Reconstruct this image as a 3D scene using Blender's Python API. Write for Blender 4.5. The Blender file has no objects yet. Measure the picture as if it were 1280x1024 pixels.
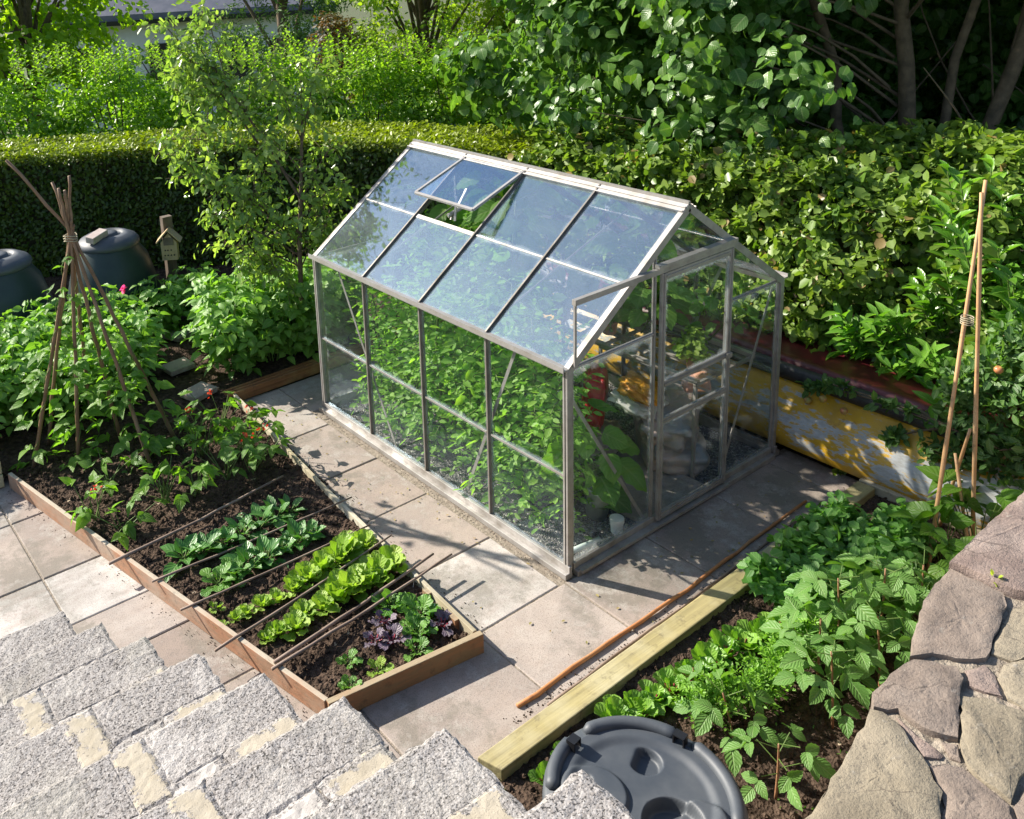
import bpy, bmesh, math, random
import numpy as np
from mathutils import Vector, Matrix, noise as mn
D = bpy.data; S = bpy.context.scene; COL = S.collection
rng = np.random.default_rng(7); random.seed(7)
rad = math.radians

# ---------------------------------------------------------------- camera
CP = np.array([-3.5191, -3.2934, 3.6321]); yaw, pitch, roll, FP = 0.9839, -0.2433, -0.0608, 1181.44
cf = np.array([math.cos(pitch)*math.cos(yaw), math.cos(pitch)*math.sin(yaw), math.sin(pitch)])
cr = np.array([math.sin(yaw), -math.cos(yaw), 0.0]); cu = np.cross(cr, cf)
cr, cu = math.cos(roll)*cr + math.sin(roll)*cu, -math.sin(roll)*cr + math.cos(roll)*cu
cam = D.cameras.new('camera'); co = D.objects.new('camera', cam); COL.objects.link(co)
co.matrix_world = Matrix([[cr[i], cu[i], -cf[i], CP[i]] for i in range(3)] + [[0, 0, 0, 1]])
cam.sensor_width = 36; cam.sensor_fit = 'HORIZONTAL'; cam.lens = FP/1280*36
cam.shift_x = 202.1/1280; cam.shift_y = -298.7/1280
cam.clip_start = 0.05; cam.clip_end = 2000
S.camera = co
# ---------------------------------------------------------------- light
EL, AZ = 33.0, -29.5          # sun height; azimuth from +Y towards +X
w = D.worlds.new('World'); S.world = w; w.use_nodes = True
nt = w.node_tree; sky = nt.nodes.new('ShaderNodeTexSky'); sky.sky_type = 'NISHITA'; sky.sun_disc = False
sky.sun_elevation = rad(EL); sky.sun_rotation = rad(AZ); sky.air_density = 1.0; sky.dust_density = 1.0
bg = nt.nodes['Background']; bg.inputs['Strength'].default_value = 0.10
nt.links.new(sky.outputs[0], bg.inputs[0])
sl = D.lights.new('sun', 'SUN'); so = D.objects.new('sun', sl); COL.objects.link(so)
sl.energy = 5.0; sl.angle = rad(0.55); sl.color = (1.0, 0.93, 0.82)
sdir = Vector((math.sin(rad(AZ))*math.cos(rad(EL)), math.cos(rad(AZ))*math.cos(rad(EL)), math.sin(rad(EL))))
so.rotation_euler = sdir.to_track_quat('Z', 'Y').to_euler(); so.location = sdir*60
S.view_settings.view_transform = 'Standard'; S.view_settings.look = 'None'
S.view_settings.exposure = 1.1; S.view_settings.gamma = 1.0
S.render.engine = 'CYCLES'
cy = S.cycles; cy.max_bounces = 8; cy.diffuse_bounces = 3; cy.glossy_bounces = 3; cy.transmission_bounces = 4
cy.transparent_max_bounces = 20; cy.use_denoising = True; cy.caustics_reflective = False; cy.caustics_refractive = False

# ---------------------------------------------------------------- node helpers
class NT:
    def __init__(s, name):
        s.m = D.materials.new(name); s.m.use_nodes = True; s.t = s.m.node_tree
        s.p = s.t.nodes['Principled BSDF']; s.out = s.t.nodes['Material Output']
    def n(s, typ, **kw):
        nd = s.t.nodes.new('ShaderNode'+typ)
        for k, v in kw.items():
            if k.startswith('i_'):
                key = k[2:]; key = int(key) if key.isdigit() else key
                s.set(nd, key, v)
            else: setattr(nd, k, v)
        return nd
    def set(s, nd, key, v):
        i = nd.inputs[key]
        if isinstance(v, bpy.types.NodeSocket): s.t.links.new(v, i)
        else: i.default_value = v
    def coord(s, kind='Object', scale=None):
        c = s.n('TexCoord').outputs[kind]
        if scale is None: return c
        mp = s.n('Mapping'); s.t.links.new(c, mp.inputs[0]); mp.inputs['Scale'].default_value = scale if hasattr(scale, '__len__') else (scale,)*3
        return mp.outputs[0]
    def noise(s, sc, det=4, rough=.6, vec=None, scale=None):
        v = vec if vec is not None else s.coord('Object', scale)
        nd = s.n('TexNoise'); s.t.links.new(v, nd.inputs['Vector']); nd.inputs['Scale'].default_value = sc
        nd.inputs['Detail'].default_value = det; nd.inputs['Roughness'].default_value = rough
        return nd.outputs['Fac']
    def vor(s, sc, out='Distance', feature='F1', vec=None, rnd=1):
        nd = s.n('TexVoronoi', feature=feature); nd.inputs['Scale'].default_value = sc
        s.t.links.new(vec if vec is not None else s.coord('Object'), nd.inputs['Vector'])
        nd.inputs['Randomness'].default_value = rnd
        return nd.outputs[out]
    def ramp(s, fac, stops, interp='LINEAR'):
        r = s.n('ValToRGB'); r.color_ramp.interpolation = interp; e = r.color_ramp.elements
        while len(e) < len(stops): e.new(.5)
        for el, (p, c) in zip(e, stops):
            el.position = p; el.color = (c, c, c, 1) if not hasattr(c, '__len__') else (*c, 1)
        s.t.links.new(fac, r.inputs[0]); return r.outputs[0]
    def mix(s, a, b, f, mode='MIX'):
        m = s.n('Mix', data_type='RGBA', blend_type=mode)
        for key, v in ((6, a), (7, b)):
            s.set(m, key, v if isinstance(v, bpy.types.NodeSocket) else (*v, 1))
        s.set(m, 0, f); return m.outputs[2]
    def math(s, op, a, b=0.0, c=0.0, clamp=False):
        m = s.n('Math', operation=op, use_clamp=clamp); s.set(m, 0, a); s.set(m, 1, b); s.set(m, 2, c); return m.outputs[0]
    def mixv(s, v, n):
        a = s.n('VectorMath', operation='ADD'); s.t.links.new(v, a.inputs[0]); c = s.n('CombineXYZ'); s.set(c, 0, s.math('MULTIPLY', n, .12)); s.set(c, 1, s.math('MULTIPLY', n, -.1)); s.t.links.new(c.outputs[0], a.inputs[1]); return a.outputs[0]
    def bump(s, h, strength=.5, dist=.01, nrm=None):
        b = s.n('Bump'); s.set(b, 'Height', h); b.inputs['Strength'].default_value = strength; b.inputs['Distance'].default_value = dist
        if nrm is not None: s.t.links.new(nrm, b.inputs['Normal'])
        return b.outputs[0]
    def fin(s, col=None, rough=None, metal=None, nrm=None, spec=None):
        for k, v in (('Base Color', col), ('Roughness', rough), ('Metallic', metal), ('Normal', nrm), ('Specular IOR Level', spec)):
            if v is None: continue
            if k == 'Base Color' and not isinstance(v, bpy.types.NodeSocket): v = (*v, 1)
            s.set(s.p, k, v)
        return s.m

MATS = {}
def leafmat(name, c1, c2, rough=.42, trans=.38, vein=0.0, tl=None, spot=None):
    s = NT(name)
    a = s.n('Attribute', attribute_name='luv'); sep = s.n('SeparateXYZ'); s.t.links.new(a.outputs['Vector'], sep.inputs[0])
    u, v, r = sep.outputs
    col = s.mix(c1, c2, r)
    ns = s.noise(2.2, 3, scale=1.0)
    col = s.mix(col, s.mix(col, (.45, .5, .3), 1.0, 'MULTIPLY'), s.ramp(ns, [(.42, .0), (.7, .6)]))
    if spot is not None:
        col = s.mix(col, spot, s.math('GREATER_THAN', s.math('FRACT', s.math('MULTIPLY', r, 37.7)), .97))
    nrm = None
    if vein:
        au = s.math('ABSOLUTE', u)
        wv = s.math('SINE', s.math('MULTIPLY', s.math('SUBTRACT', v, s.math('MULTIPLY', au, .75)), 38))
        mid = s.math('SUBTRACT', 1.0, s.math('MULTIPLY', au, 14), clamp=True)
        h = s.math('ADD', s.math('MULTIPLY', wv, -.5), s.math('MULTIPLY', mid, -1.5))
        nrm = s.bump(h, vein, .004)
        vc = s.math('MAXIMUM', mid, s.math('MULTIPLY', s.math('SUBTRACT', wv, .75, clamp=True), 1.6))
        col = s.mix(col, s.mix(col, (1.0, 1.0, .6), .22), s.math('MULTIPLY', vc, .5))
    s.fin(col, rough, nrm=nrm, spec=.4)
    t = s.n('BsdfTranslucent'); tc = s.mix(col, (1.35, 1.5, .45) if tl is None else tl, 1.0, 'MULTIPLY'); s.set(t, 'Color', tc)
    m = s.n('MixShader'); m.inputs[0].default_value = trans
    s.t.links.new(s.p.outputs[0], m.inputs[1]); s.t.links.new(t.outputs[0], m.inputs[2]); s.t.links.new(m.outputs[0], s.out.inputs[0])
    return s.m
def G(r, g, b, k=1.0): return (r*k, g*k, b*k)
M = {}
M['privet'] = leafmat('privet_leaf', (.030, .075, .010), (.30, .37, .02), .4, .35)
M['privet_far'] = leafmat('tall_privet_leaf', (.12, .26, .02), (.32, .50, .05), .3, .52)
M['beech'] = leafmat('beech_leaf', (.075, .17, .02), (.31, .41, .09), .38, .38, spot=(.30, .22, .09))
M['hazel'] = leafmat('hazel_leaf', (.045, .13, .025), (.15, .28, .06), .32, .4, .25)
M['maple'] = leafmat('maple_leaf', (.15, .30, .015), (.42, .56, .03), .45, .6)
M['conifer'] = leafmat('conifer_spray', (.05, .12, .03), (.13, .23, .06), .6, .25)
M['redleaf'] = leafmat('red_shrub_leaf', (.16, .09, .04), (.10, .13, .03), .5, .4, tl=(1.5, 1, .5))
M['yellowgreen'] = leafmat('yellow_green_leaf', (.18, .32, .03), (.44, .52, .06), .5, .55)
M['pear'] = leafmat('pear_leaf', (.16, .27, .07), (.36, .47, .15), .25, .5)
M['laurel'] = leafmat('laurel_leaf', (.09, .24, .025), (.20, .40, .05), .25, .38, .15)
M['apple'] = leafmat('apple_leaf', (.06, .15, .035), (.12, .23, .06), .4, .35, .3)
M['potato'] = leafmat('potato_leaf', (.13, .28, .045), (.23, .42, .08), .4, .42, .25)
M['tomato'] = leafmat('tomato_leaf', (.17, .38, .06), (.32, .56, .11), .42, .52, .2)
M['cucumber'] = leafmat('cucumber_leaf', (.12, .28, .04), (.22, .42, .07), .5, .45, .5)
M['bean'] = leafmat('bean_leaf', (.09, .22, .025), (.20, .38, .045), .42, .5, .4)
M['raspberry'] = leafmat('raspberry_leaf', (.10, .23, .04), (.16, .32, .07), .5, .4, .45)
M['spinach'] = leafmat('spinach_leaf', (.05, .16, .035), (.11, .28, .06), .35, .32, .4)
M['lettuce'] = leafmat('lettuce_leaf', (.19, .34, .03), (.36, .50, .09), .5, .38, .4)
M['beet'] = leafmat('beet_leaf', (.12, .28, .035), (.24, .44, .06), .4, .38, .4)
M['parsley'] = leafmat('parsley_leaf', (.12, .28, .03), (.22, .42, .05), .5, .4)
M['rocket'] = leafmat('rocket_leaf', (.10, .27, .05), (.20, .42, .09), .42, .42, .2)
M['kale_green'] = leafmat('kale_leaf', (.08, .22, .03), (.15, .32, .05), .45, .35, .4)
M['kale_purple'] = leafmat('purple_kale_leaf', (.11, .075, .13), (.20, .16, .20), .5, .2, .4, tl=(1, .7, 1))
M['flower_red'] = leafmat('red_flower', (.65, .05, .02), (.75, .12, .05), .5, .4, tl=(1, .8, .8))
M['flower_pink'] = leafmat('pink_flower', (.85, .08, .30), (.9, .15, .4), .5, .4, tl=(1, .8, .9))

def simple(name, c, rough=.6, metal=0, c2=None, ns=8, bump=0, bsc=30, bd=.005):
    s = NT(name)
    col = c
    if c2 is not None: col = s.mix(c, c2, s.ramp(s.noise(ns, 5), [(.35, 0), (.65, 1)]))
    nrm = s.bump(s.noise(bsc, 4), bump, bd) if bump else None
    return s.fin(col, rough, metal, nrm)
M['stem'] = simple('green_stem', (.12, .2, .04), .6, c2=(.09, .14, .03))
M['stem_red'] = simple('red_stem', (.30, .04, .06), .5)
M['cane_brown'] = simple('raspberry_cane', (.25, .11, .05), .6, c2=(.3, .17, .09), ns=30)
M['bark'] = simple('bark', (.09, .065, .042), .9, c2=(.17, .12, .075), ns=14, bump=.6, bsc=40, bd=.01)
M['barkdark'] = simple('dark_twigs', (.028, .024, .014), .95, c2=(.05, .05, .02), ns=20)
M['white'] = simple('white_plastic', (.75, .76, .74), .5, c2=(.6, .6, .57), ns=12)
M['pot'] = simple('frosted_plastic', (.5, .58, .55), .35)
M['butt'] = simple('dark_green_plastic', (.009, .026, .026), .5, c2=(.018, .038, .036), ns=5, bump=.12, bsc=250, bd=.001)
M['lid'] = simple('charcoal_blue_plastic', (.034, .043, .056), .55, c2=(.078, .086, .095), ns=4, bump=.15, bsc=300, bd=.001)
M['black'] = simple('black_plastic', (.01, .01, .011), .4)
M['rubber'] = simple('black_rubber', (.022, .022, .026), .5, c2=(.05, .045, .045), ns=20)
M['twine'] = simple('twine', (.34, .30, .2), .8)
M['roofslate'] = simple('slate', (.10, .11, .14), .6, c2=(.16, .16, .19), ns=3)
M['render_white'] = simple('white_render', (.72, .74, .76), .8, c2=(.6, .62, .64), ns=2)
M['windowdark'] = simple('dark_window', (.02, .025, .03), .15)
M['bagred'] = simple('red_bag', (.62, .015, .03), .35, c2=(.5, .01, .02), ns=9, bump=.5, bsc=14, bd=.02)
M['baggrey'] = simple('grey_bag', (.24, .28, .32), .3, c2=(.52, .38, .30), ns=4, bump=.6, bsc=12, bd=.02)
M['baggold'] = simple('golden_net_bag', (.75, .38, .03), .4, c2=(.55, .22, .02), ns=12, bump=.6, bsc=20, bd=.02)
M['terracotta'] = simple('terracotta', (.55, .26, .16), .7, c2=(.6, .34, .24), ns=12)
M['brick'] = simple('brick_grey_pink', (.38, .30, .27), .85, c2=(.46, .40, .36), ns=16, bump=.5, bsc=60, bd=.004)
M['fruit'] = simple('green_apple_skin', (.30, .34, .08), .35, c2=(.5, .16, .08), ns=18)
M['tomfruit'] = simple('green_tomato', (.18, .32, .06), .3)

def mat_alu(nm='weathered_aluminium', ca=(.44, .42, .40), cb=(.27, .245, .215)):
    s = NT(nm)
    n1 = s.noise(9, 5, scale=(1, 1, 1)); n2 = s.noise(70, 3)
    col = s.mix(ca, cb, s.ramp(n1, [(.35, 0), (.7, 1)]))
    col = s.mix(col, (.20, .16, .12), s.math('MULTIPLY', s.ramp(n2, [(.62, 0), (.75, 1)]), .6))
    return s.fin(col, s.ramp(n1, [(.3, .38), (.7, .62)]), .45, s.bump(n2, .15, .002))
M['alu'] = mat_alu(); M['alu_dark'] = mat_alu('grimy_aluminium', (.20, .185, .165), (.10, .09, .075)); M['alu_bar'] = mat_alu('dull_aluminium', (.33, .30, .27), (.20, .17, .145))
def mat_glass():
    s = NT('dusty_sky_tinted_glass')
    tr = s.n('BsdfTransparent'); tr.inputs[0].default_value = (.985, .99, .985, 1)
    gl = s.n('BsdfGlossy'); gl.inputs['Roughness'].default_value = .03; gl.inputs[0].default_value = (.58, .79, 1, 1)  # blue gloss tint paints the sky's reflection into the panes
    ge = s.n('NewGeometry'); dp = s.n('VectorMath', operation='DOT_PRODUCT'); s.t.links.new(ge.outputs['Incoming'], dp.inputs[0]); s.t.links.new(ge.outputs['Normal'], dp.inputs[1])
    c5 = s.math('POWER', s.math('SUBTRACT', 1.0, s.math('ABSOLUTE', dp.outputs['Value']), clamp=True), 5.0); frr = s.math('ADD', .032, s.math('MULTIPLY', c5, .9), clamp=True)
    sp_ = s.n('SeparateXYZ'); s.t.links.new(ge.outputs['True Normal'], sp_.inputs[0]); frr = s.math('ADD', frr, s.math('MULTIPLY', s.math('ABSOLUTE', sp_.outputs[2]), .21), clamp=True)
    mx = s.n('MixShader'); s.t.links.new(frr, mx.inputs[0]); s.t.links.new(tr.outputs[0], mx.inputs[1]); s.t.links.new(gl.outputs[0], mx.inputs[2])
    df = s.n('BsdfDiffuse'); df.inputs[0].default_value = (.56, .63, .70, 1)  # real dust, tinted bluish so it also stands for sky haze on the roof
    dt = s.n('BsdfTranslucent'); dt.inputs[0].default_value = (.6, .64, .66, 1)
    dd = s.n('MixShader'); dd.inputs[0].default_value = .4
    s.t.links.new(df.outputs[0], dd.inputs[1]); s.t.links.new(dt.outputs[0], dd.inputs[2])
    n1 = s.noise(3.5, 5, .65); n2 = s.noise(45, 3, .7)
    at = s.n('Attribute', attribute_name='dust_haze', attribute_type='OBJECT')
    f = s.math('MULTIPLY', s.math('ADD', s.ramp(n1, [(.3, .35), (.75, 1.0)]), s.ramp(n2, [(.55, 0), (.75, .5)])), at.outputs['Fac'])
    al = s.n('Attribute', attribute_name='luv'); se = s.n('SeparateXYZ'); s.t.links.new(al.outputs['Vector'], se.inputs[0]); eu = s.math('MINIMUM', se.outputs[0], s.math('SUBTRACT', 1.0, se.outputs[0])); ev = s.math('MINIMUM', se.outputs[1], s.math('SUBTRACT', 1.0, se.outputs[1]))
    ed = s.math('ADD', s.math('MINIMUM', eu, ev), s.math('MULTIPLY', s.math('SUBTRACT', s.noise(12, 5, .7), .5), .12)); f = s.math('ADD', f, s.math('MULTIPLY', s.ramp(ed, [(.0, 1), (.045, 0)]), .30), clamp=True)
    m2 = s.n('MixShader'); s.t.links.new(f, m2.inputs[0]); s.t.links.new(mx.outputs[0], m2.inputs[1]); s.t.links.new(dd.outputs[0], m2.inputs[2])
    s.t.links.new(m2.outputs[0], s.out.inputs[0]); return s.m
M['glass'] = mat_glass()
def mat_soil():
    s = NT('dark_soil')
    n = s.noise(26, 6, .7); n2 = s.noise(4, 3); v = s.vor(70)
    col = s.mix((.030, .019, .013), (.115, .078, .055), s.ramp(n, [(.38, 0), (.68, 1)]))
    col = s.mix(col, (.16, .11, .08), s.math('MULTIPLY', s.ramp(n2, [(.5, 0), (.7, 1)]), .35))
    col = s.mix(col, (.35, .28, .2), s.math('GREATER_THAN', s.vor(45, 'Color'), .965))
    return s.fin(col, .95, nrm=s.bump(s.math('ADD', n, s.math('MULTIPLY', v, .6)), .9, .02), spec=.15)
M['soil'] = mat_soil()
def mat_gravel():
    s = NT('gravel'); c = s.vor(90, 'Color'); d = s.vor(90)
    g = s.ramp(s.math('MULTIPLY', c, 1.0), [(.1, (.03, .03, .035)), (.6, (.14, .13, .13)), (.95, (.5, .48, .45))])
    return s.fin(g, .85, nrm=s.bump(s.math('SUBTRACT', 1, d), .9, .015))
M['gravel'] = mat_gravel()
def mat_slab():
    s = NT('concrete_flag')
    a = s.n('Attribute', attribute_name='luv'); sep = s.n('SeparateXYZ'); s.t.links.new(a.outputs['Vector'], sep.inputs[0])
    r = sep.outputs[0]; pale = sep.outputs[1]
    n = s.noise(2.6, 6, .6); n2 = s.noise(160, 3, .6); n3 = s.noise(9, 6, .75)
    col = s.mix((.39, .32, .27), (.29, .232, .195), r)
    col = s.mix(col, (.42, .22, .17), s.math('MULTIPLY', sep.outputs[2], s.ramp(s.noise(6, 5, .6), [(.35, .3), (.6, 1)])))
    col = s.mix(col, (.60, .57, .53), s.math('MULTIPLY', pale, s.ramp(s.noise(5, 5, .6, scale=(1, 2.5, 1)), [(.3, .4), (.6, 1)])))
    col = s.mix(col, (.20, .17, .155), s.math('MULTIPLY', s.ramp(n, [(.42, 0), (.66, 1)]), .65))
    col = s.mix(col, (.52, .48, .43), s.math('MULTIPLY', s.ramp(n3, [(.55, 0), (.75, 1)]), .35))
    col = s.mix(col, (.15, .14, .11), s.math('MULTIPLY', s.ramp(s.noise(1.7, 8, .75), [(.5, 0), (.58, .9)]), .6)); col = s.mix(col, (.50, .47, .42), s.math('MULTIPLY', s.ramp(s.noise(2.6, 8, .78), [(.52, 0), (.62, 1)]), .5))
    col = s.mix(col, (.13, .12, .11), s.math('MULTIPLY', s.ramp(n2, [(.52, 0), (.68, 1)]), .6))
    return s.fin(col, .9, nrm=s.bump(s.math('ADD', n2, s.math('MULTIPLY', n3, 1.5)), .35, .004), spec=.25)
M['slab'] = mat_slab()
M['mortar'] = simple('mortar', (.20, .165, .125), .95, c2=(.33, .28, .22), ns=32, bump=1.0, bsc=70, bd=.012)
def mat_block(nm='aggregate_block', mort=None):
    s = NT(nm)
    v = s.vor(150); c = s.vor(150, 'Color'); n = s.noise(210, 4, .7); nl = s.noise(2.5, 4)
    vc = s.n('SeparateColor'); s.t.links.new(c, vc.inputs[0])
    g = s.ramp(vc.outputs[0], [(.0, (.215, .195, .18)), (.35, (.275, .255, .24)), (.7, (.315, .295, .28)), (1., (.37, .35, .335))])
    pit = s.ramp(s.noise(115, 3, .55), [(.385, 1), (.445, 0)])
    col = s.mix(g, (.035, .033, .032), s.math('MULTIPLY', pit, .85))
    col = s.mix(col, (.56, .53, .50), s.math('MULTIPLY', s.ramp(s.noise(5, 7, .75), [(.5, 0), (.66, 1)]), .6))
    col = s.mix(col, (.20, .19, .15), s.math('MULTIPLY', s.ramp(nl, [(.5, 0), (.7, 1)]), .45))
    h = s.math('SUBTRACT', s.math('SUBTRACT', s.math('MULTIPLY', n, .5), s.math('MULTIPLY', v, .8)), s.math('MULTIPLY', pit, 1.0))
    if mort is not None:
        a = s.n('Attribute', attribute_name='luv'); sp = s.n('SeparateXYZ'); s.t.links.new(a.outputs['Vector'], sp.inputs[0])
        mk = s.ramp(s.math('ADD', sp.outputs[0], s.math('MULTIPLY', s.math('SUBTRACT', s.noise(13, 6, .7), .5), 3.2)), [(.30, 0), (.42, 1)])
        mc = s.mix(mort[0], mort[1], s.ramp(s.noise(14, 5), [(.35, 0), (.65, 1)])); mc = s.mix(mc, (.10, .085, .07), s.math('MULTIPLY', s.ramp(s.noise(60, 3), [(.62, 0), (.70, 1)]), .5))
        col = s.mix(col, mc, mk); h = s.math('ADD', s.math('MULTIPLY', h, s.math('SUBTRACT', 1.0, s.math('MULTIPLY', mk, .8))), s.math('MULTIPLY', mk, .4))
    return s.fin(col, .95, nrm=s.bump(h, .55, .004), spec=.2)
M['block'] = mat_block()
M['mortar_tan'] = mat_block('tan_mortar', ((.36, .315, .24), (.42, .375, .30))); M['mortar_white'] = mat_block('crumbly_white_mortar', ((.48, .45, .42), (.37, .345, .32)))
def mat_wood(name, c1, c2, c3, axis, rough=.8, edge=None):
    s = NT(name)
    sc = [1.2, 1.2, 1.2] if axis is None else [28 if i != axis else 1.1 for i in range(3)]
    v = s.coord('Object', sc); n = s.noise(1.6, 6, .65, vec=v); n2 = s.noise(3, 5, .6)
    col = s.mix(c1, c2, s.ramp(n, [(.35, 0), (.65, 1)]))
    col = s.mix(col, c3, s.ramp(n2, [(.45, 0), (.68, .8)]))
    if edge is not None:
        ge = s.n('NewGeometry'); sz = s.n('SeparateXYZ'); s.t.links.new(ge.outputs['True Normal'], sz.inputs[0]); col = s.mix(col, edge, s.math('MULTIPLY', s.math('GREATER_THAN', sz.outputs[2], .8), s.ramp(s.noise(6, 4), [(.3, .5), (.6, .95)])))
    col = s.mix(col, (.07, .055, .045), s.math('MULTIPLY', s.ramp(s.noise(18, 5, .7), [(.55, 0), (.72, 1)]), .5))
    return s.fin(col, rough, nrm=s.bump(n, .6, .004), spec=.25)
M['board_x'] = mat_wood('orange_stained_board', (.34, .16, .08), (.22, .14, .08), (.26, .20, .11), 0, edge=(.36, .30, .20))
M['board_y'] = mat_wood('orange_stained_board_long', (.44, .22, .13), (.30, .19, .12), (.40, .33, .26), 1, edge=(.42, .37, .29))
M['sleeper_x'] = mat_wood('weathered_sleeper', (.40, .34, .16), (.26, .22, .11), (.46, .42, .27), 0)
M['sleeper_y'] = mat_wood('weathered_sleeper_end', (.44, .38, .25), (.30, .26, .18), (.5, .46, .36), 1)
M['deck_x'] = mat_wood('red_brown_decking', (.34, .16, .07), (.20, .09, .04), (.42, .30, .12), 0)
M['cane'] = mat_wood('bamboo_cane', (.22, .13, .075), (.15, .09, .055), (.28, .20, .13), None, .55)
M['cane_new'] = mat_wood('tan_bamboo_cane', (.56, .33, .16), (.46, .26, .13), (.6, .42, .25), None, .45)
M['cane_dark'] = mat_wood('grey_brown_cane', (.22, .16, .13), (.30, .23, .18), (.12, .08, .06), None, .6)
M['cane_ground'] = mat_wood('reddish_cane', (.50, .21, .08), (.32, .14, .06), (.42, .24, .12), None, .5)
M['woodpale'] = mat_wood('pale_timber', (.5, .38, .22), (.42, .3, .16), (.4, .33, .22), 2)
M['postwood'] = mat_wood('grey_post', (.16, .12, .09), (.1, .08, .06), (.2, .17, .13), 2)
def mat_boat():
    s = NT('peeling_yellow_paint')
    v = s.coord('Object', (1.0, .45, 1.6)); n = s.noise(3.2, 8, .72, vec=v); n2 = s.noise(26, 5, .7, scale=(1, .35, 1.4)); n3 = s.noise(5, 4)
    yel = s.mix((.62, .36, .02), (.45, .26, .03), s.ramp(n3, [(.4, 0), (.7, 1)]))
    sz = s.n('SeparateXYZ'); s.t.links.new(s.coord('Object'), sz.inputs[0]); zb = s.math('MULTIPLY', s.math('ABSOLUTE', s.math('SUBTRACT', sz.outputs[2], .30)), -.42)
    mask = s.ramp(s.math('ADD', zb, s.math('ADD', s.math('MULTIPLY', n, .62), s.math('MULTIPLY', n2, .38))), [(.462, 0), (.49, 1)])
    gre = s.mix((.50, .52, .54), (.34, .33, .31), s.ramp(n2, [(.4, 0), (.65, 1)]))
    col = s.mix(yel, gre, mask)
    col = s.mix(col, (.16, .08, .03), s.math('MULTIPLY', s.ramp(s.noise(12, 5, .7), [(.6, 0), (.7, 1)]), .55))
    return s.fin(col, s.ramp(mask, [(0, .38), (1, .8)]), nrm=s.bump(mask, -.25, .003))
M['boat'] = mat_boat()
M['boatred'] = simple('dark_red_gelcoat', (.12, .012, .018), .4, c2=(.07, .010, .014), ns=7)
def mat_stone(name, a, b, c, bs=.75):
    s = NT(name)
    n = s.noise(7, 8, .7); n2 = s.noise(55, 5, .7); n3 = s.noise(2.5, 3)
    col = s.mix(a, b, s.ramp(n, [(.35, 0), (.65, 1)])); col = s.mix(col, c, s.ramp(n3, [(.45, 0), (.7, .7)]))
    col = s.mix(col, (.08, .07, .06), s.math('MULTIPLY', s.ramp(n2, [(.56, 0), (.68, 1)]), .65)); cr_ = s.ramp(s.vor(9, 'Distance', 'DISTANCE_TO_EDGE', vec=s.mixv(s.coord('Object'), n)), [(.0, 1), (.02, 0)]); col = s.mix(col, (.07, .055, .045), s.math('MULTIPLY', cr_, s.ramp(s.noise(3, 3), [(.45, 0), (.6, .8)])))
    col = s.mix(col, (.40, .37, .32), s.math('MULTIPLY', s.ramp(s.noise(22, 6, .75), [(.6, 0), (.7, 1)]), .5))
    return s.fin(col, .9, nrm=s.bump(s.math('ADD', n, s.math('MULTIPLY', s.noise(120, 4, .7), .5)), bs, .012), spec=.25)
M['st_brown'] = mat_stone('brown_sandstone', (.255, .205, .168), (.18, .142, .115), (.31, .255, .21))
M['st_olive'] = mat_stone('olive_sandstone', (.275, .235, .17), (.20, .168, .12), (.31, .265, .20))
M['st_pink'] = mat_stone('rough_pinkish_stone', (.27, .205, .175), (.18, .13, .11), (.33, .27, .235), 1.0)

# ---------------------------------------------------------------- object helpers
def setp(o, label=None, cat=None, group=None, kind=None):
    for k, v in (('label', label), ('category', cat), ('group', group), ('kind', kind)):
        if v: o[k] = v
    return o
def thing(name, label, cat, loc=(0, 0, 0), rz=0, group=None):
    o = D.objects.new(name, None); COL.objects.link(o); o.empty_display_size = .1
    o.location = loc; o.rotation_euler = (0, 0, rz); return setp(o, label, cat, group)
def mesh(name, V, F, mat, parent=None, org=None, luv=None, smooth=False):
    """one mesh object; V in world metres; org (or the parent's location) becomes its origin"""
    V = np.asarray(V, dtype=np.float32).reshape(-1, 3)
    o3 = np.zeros(3) if org is None else np.array(org, dtype=np.float32)
    me = D.meshes.new(name)
    if isinstance(F, np.ndarray):
        k = F.shape[1]; me.vertices.add(len(V)); me.loops.add(F.size); me.polygons.add(len(F))
        me.vertices.foreach_set('co', (V-o3).astype(np.float32).ravel()); me.loops.foreach_set('vertex_index', F.astype(np.int32).ravel())
        me.polygons.foreach_set('loop_start', np.arange(0, F.size, k, dtype=np.int32)); me.update(calc_edges=True)
    else: me.from_pydata([tuple(v) for v in (V-o3)], [], F)
    if luv is not None:
        a = me.attributes.new('luv', 'FLOAT_VECTOR', 'POINT'); a.data.foreach_set('vector', np.asarray(luv, dtype=np.float32).ravel())
    if smooth: me.polygons.foreach_set('use_smooth', np.ones(len(me.polygons), dtype=bool))
    me.materials.append(mat); o = D.objects.new(name, me); COL.objects.link(o)
    if parent is not None: o.parent = parent
    elif org is not None: o.location = org
    return o
def copy_tree(root, loc, rz=0, sc=1.0, label=None, group=None):
    r = root.copy(); COL.objects.link(r); r.location = loc; r.rotation_euler = (0, 0, rz); r.scale = (sc,)*3
    if label: r['label'] = label
    if group: r['group'] = group
    for ch in list(root.children):
        c = ch.copy(); COL.objects.link(c); c.parent = r
        for g in ch.children:
            d = g.copy(); COL.objects.link(d); d.parent = c
    return r
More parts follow.
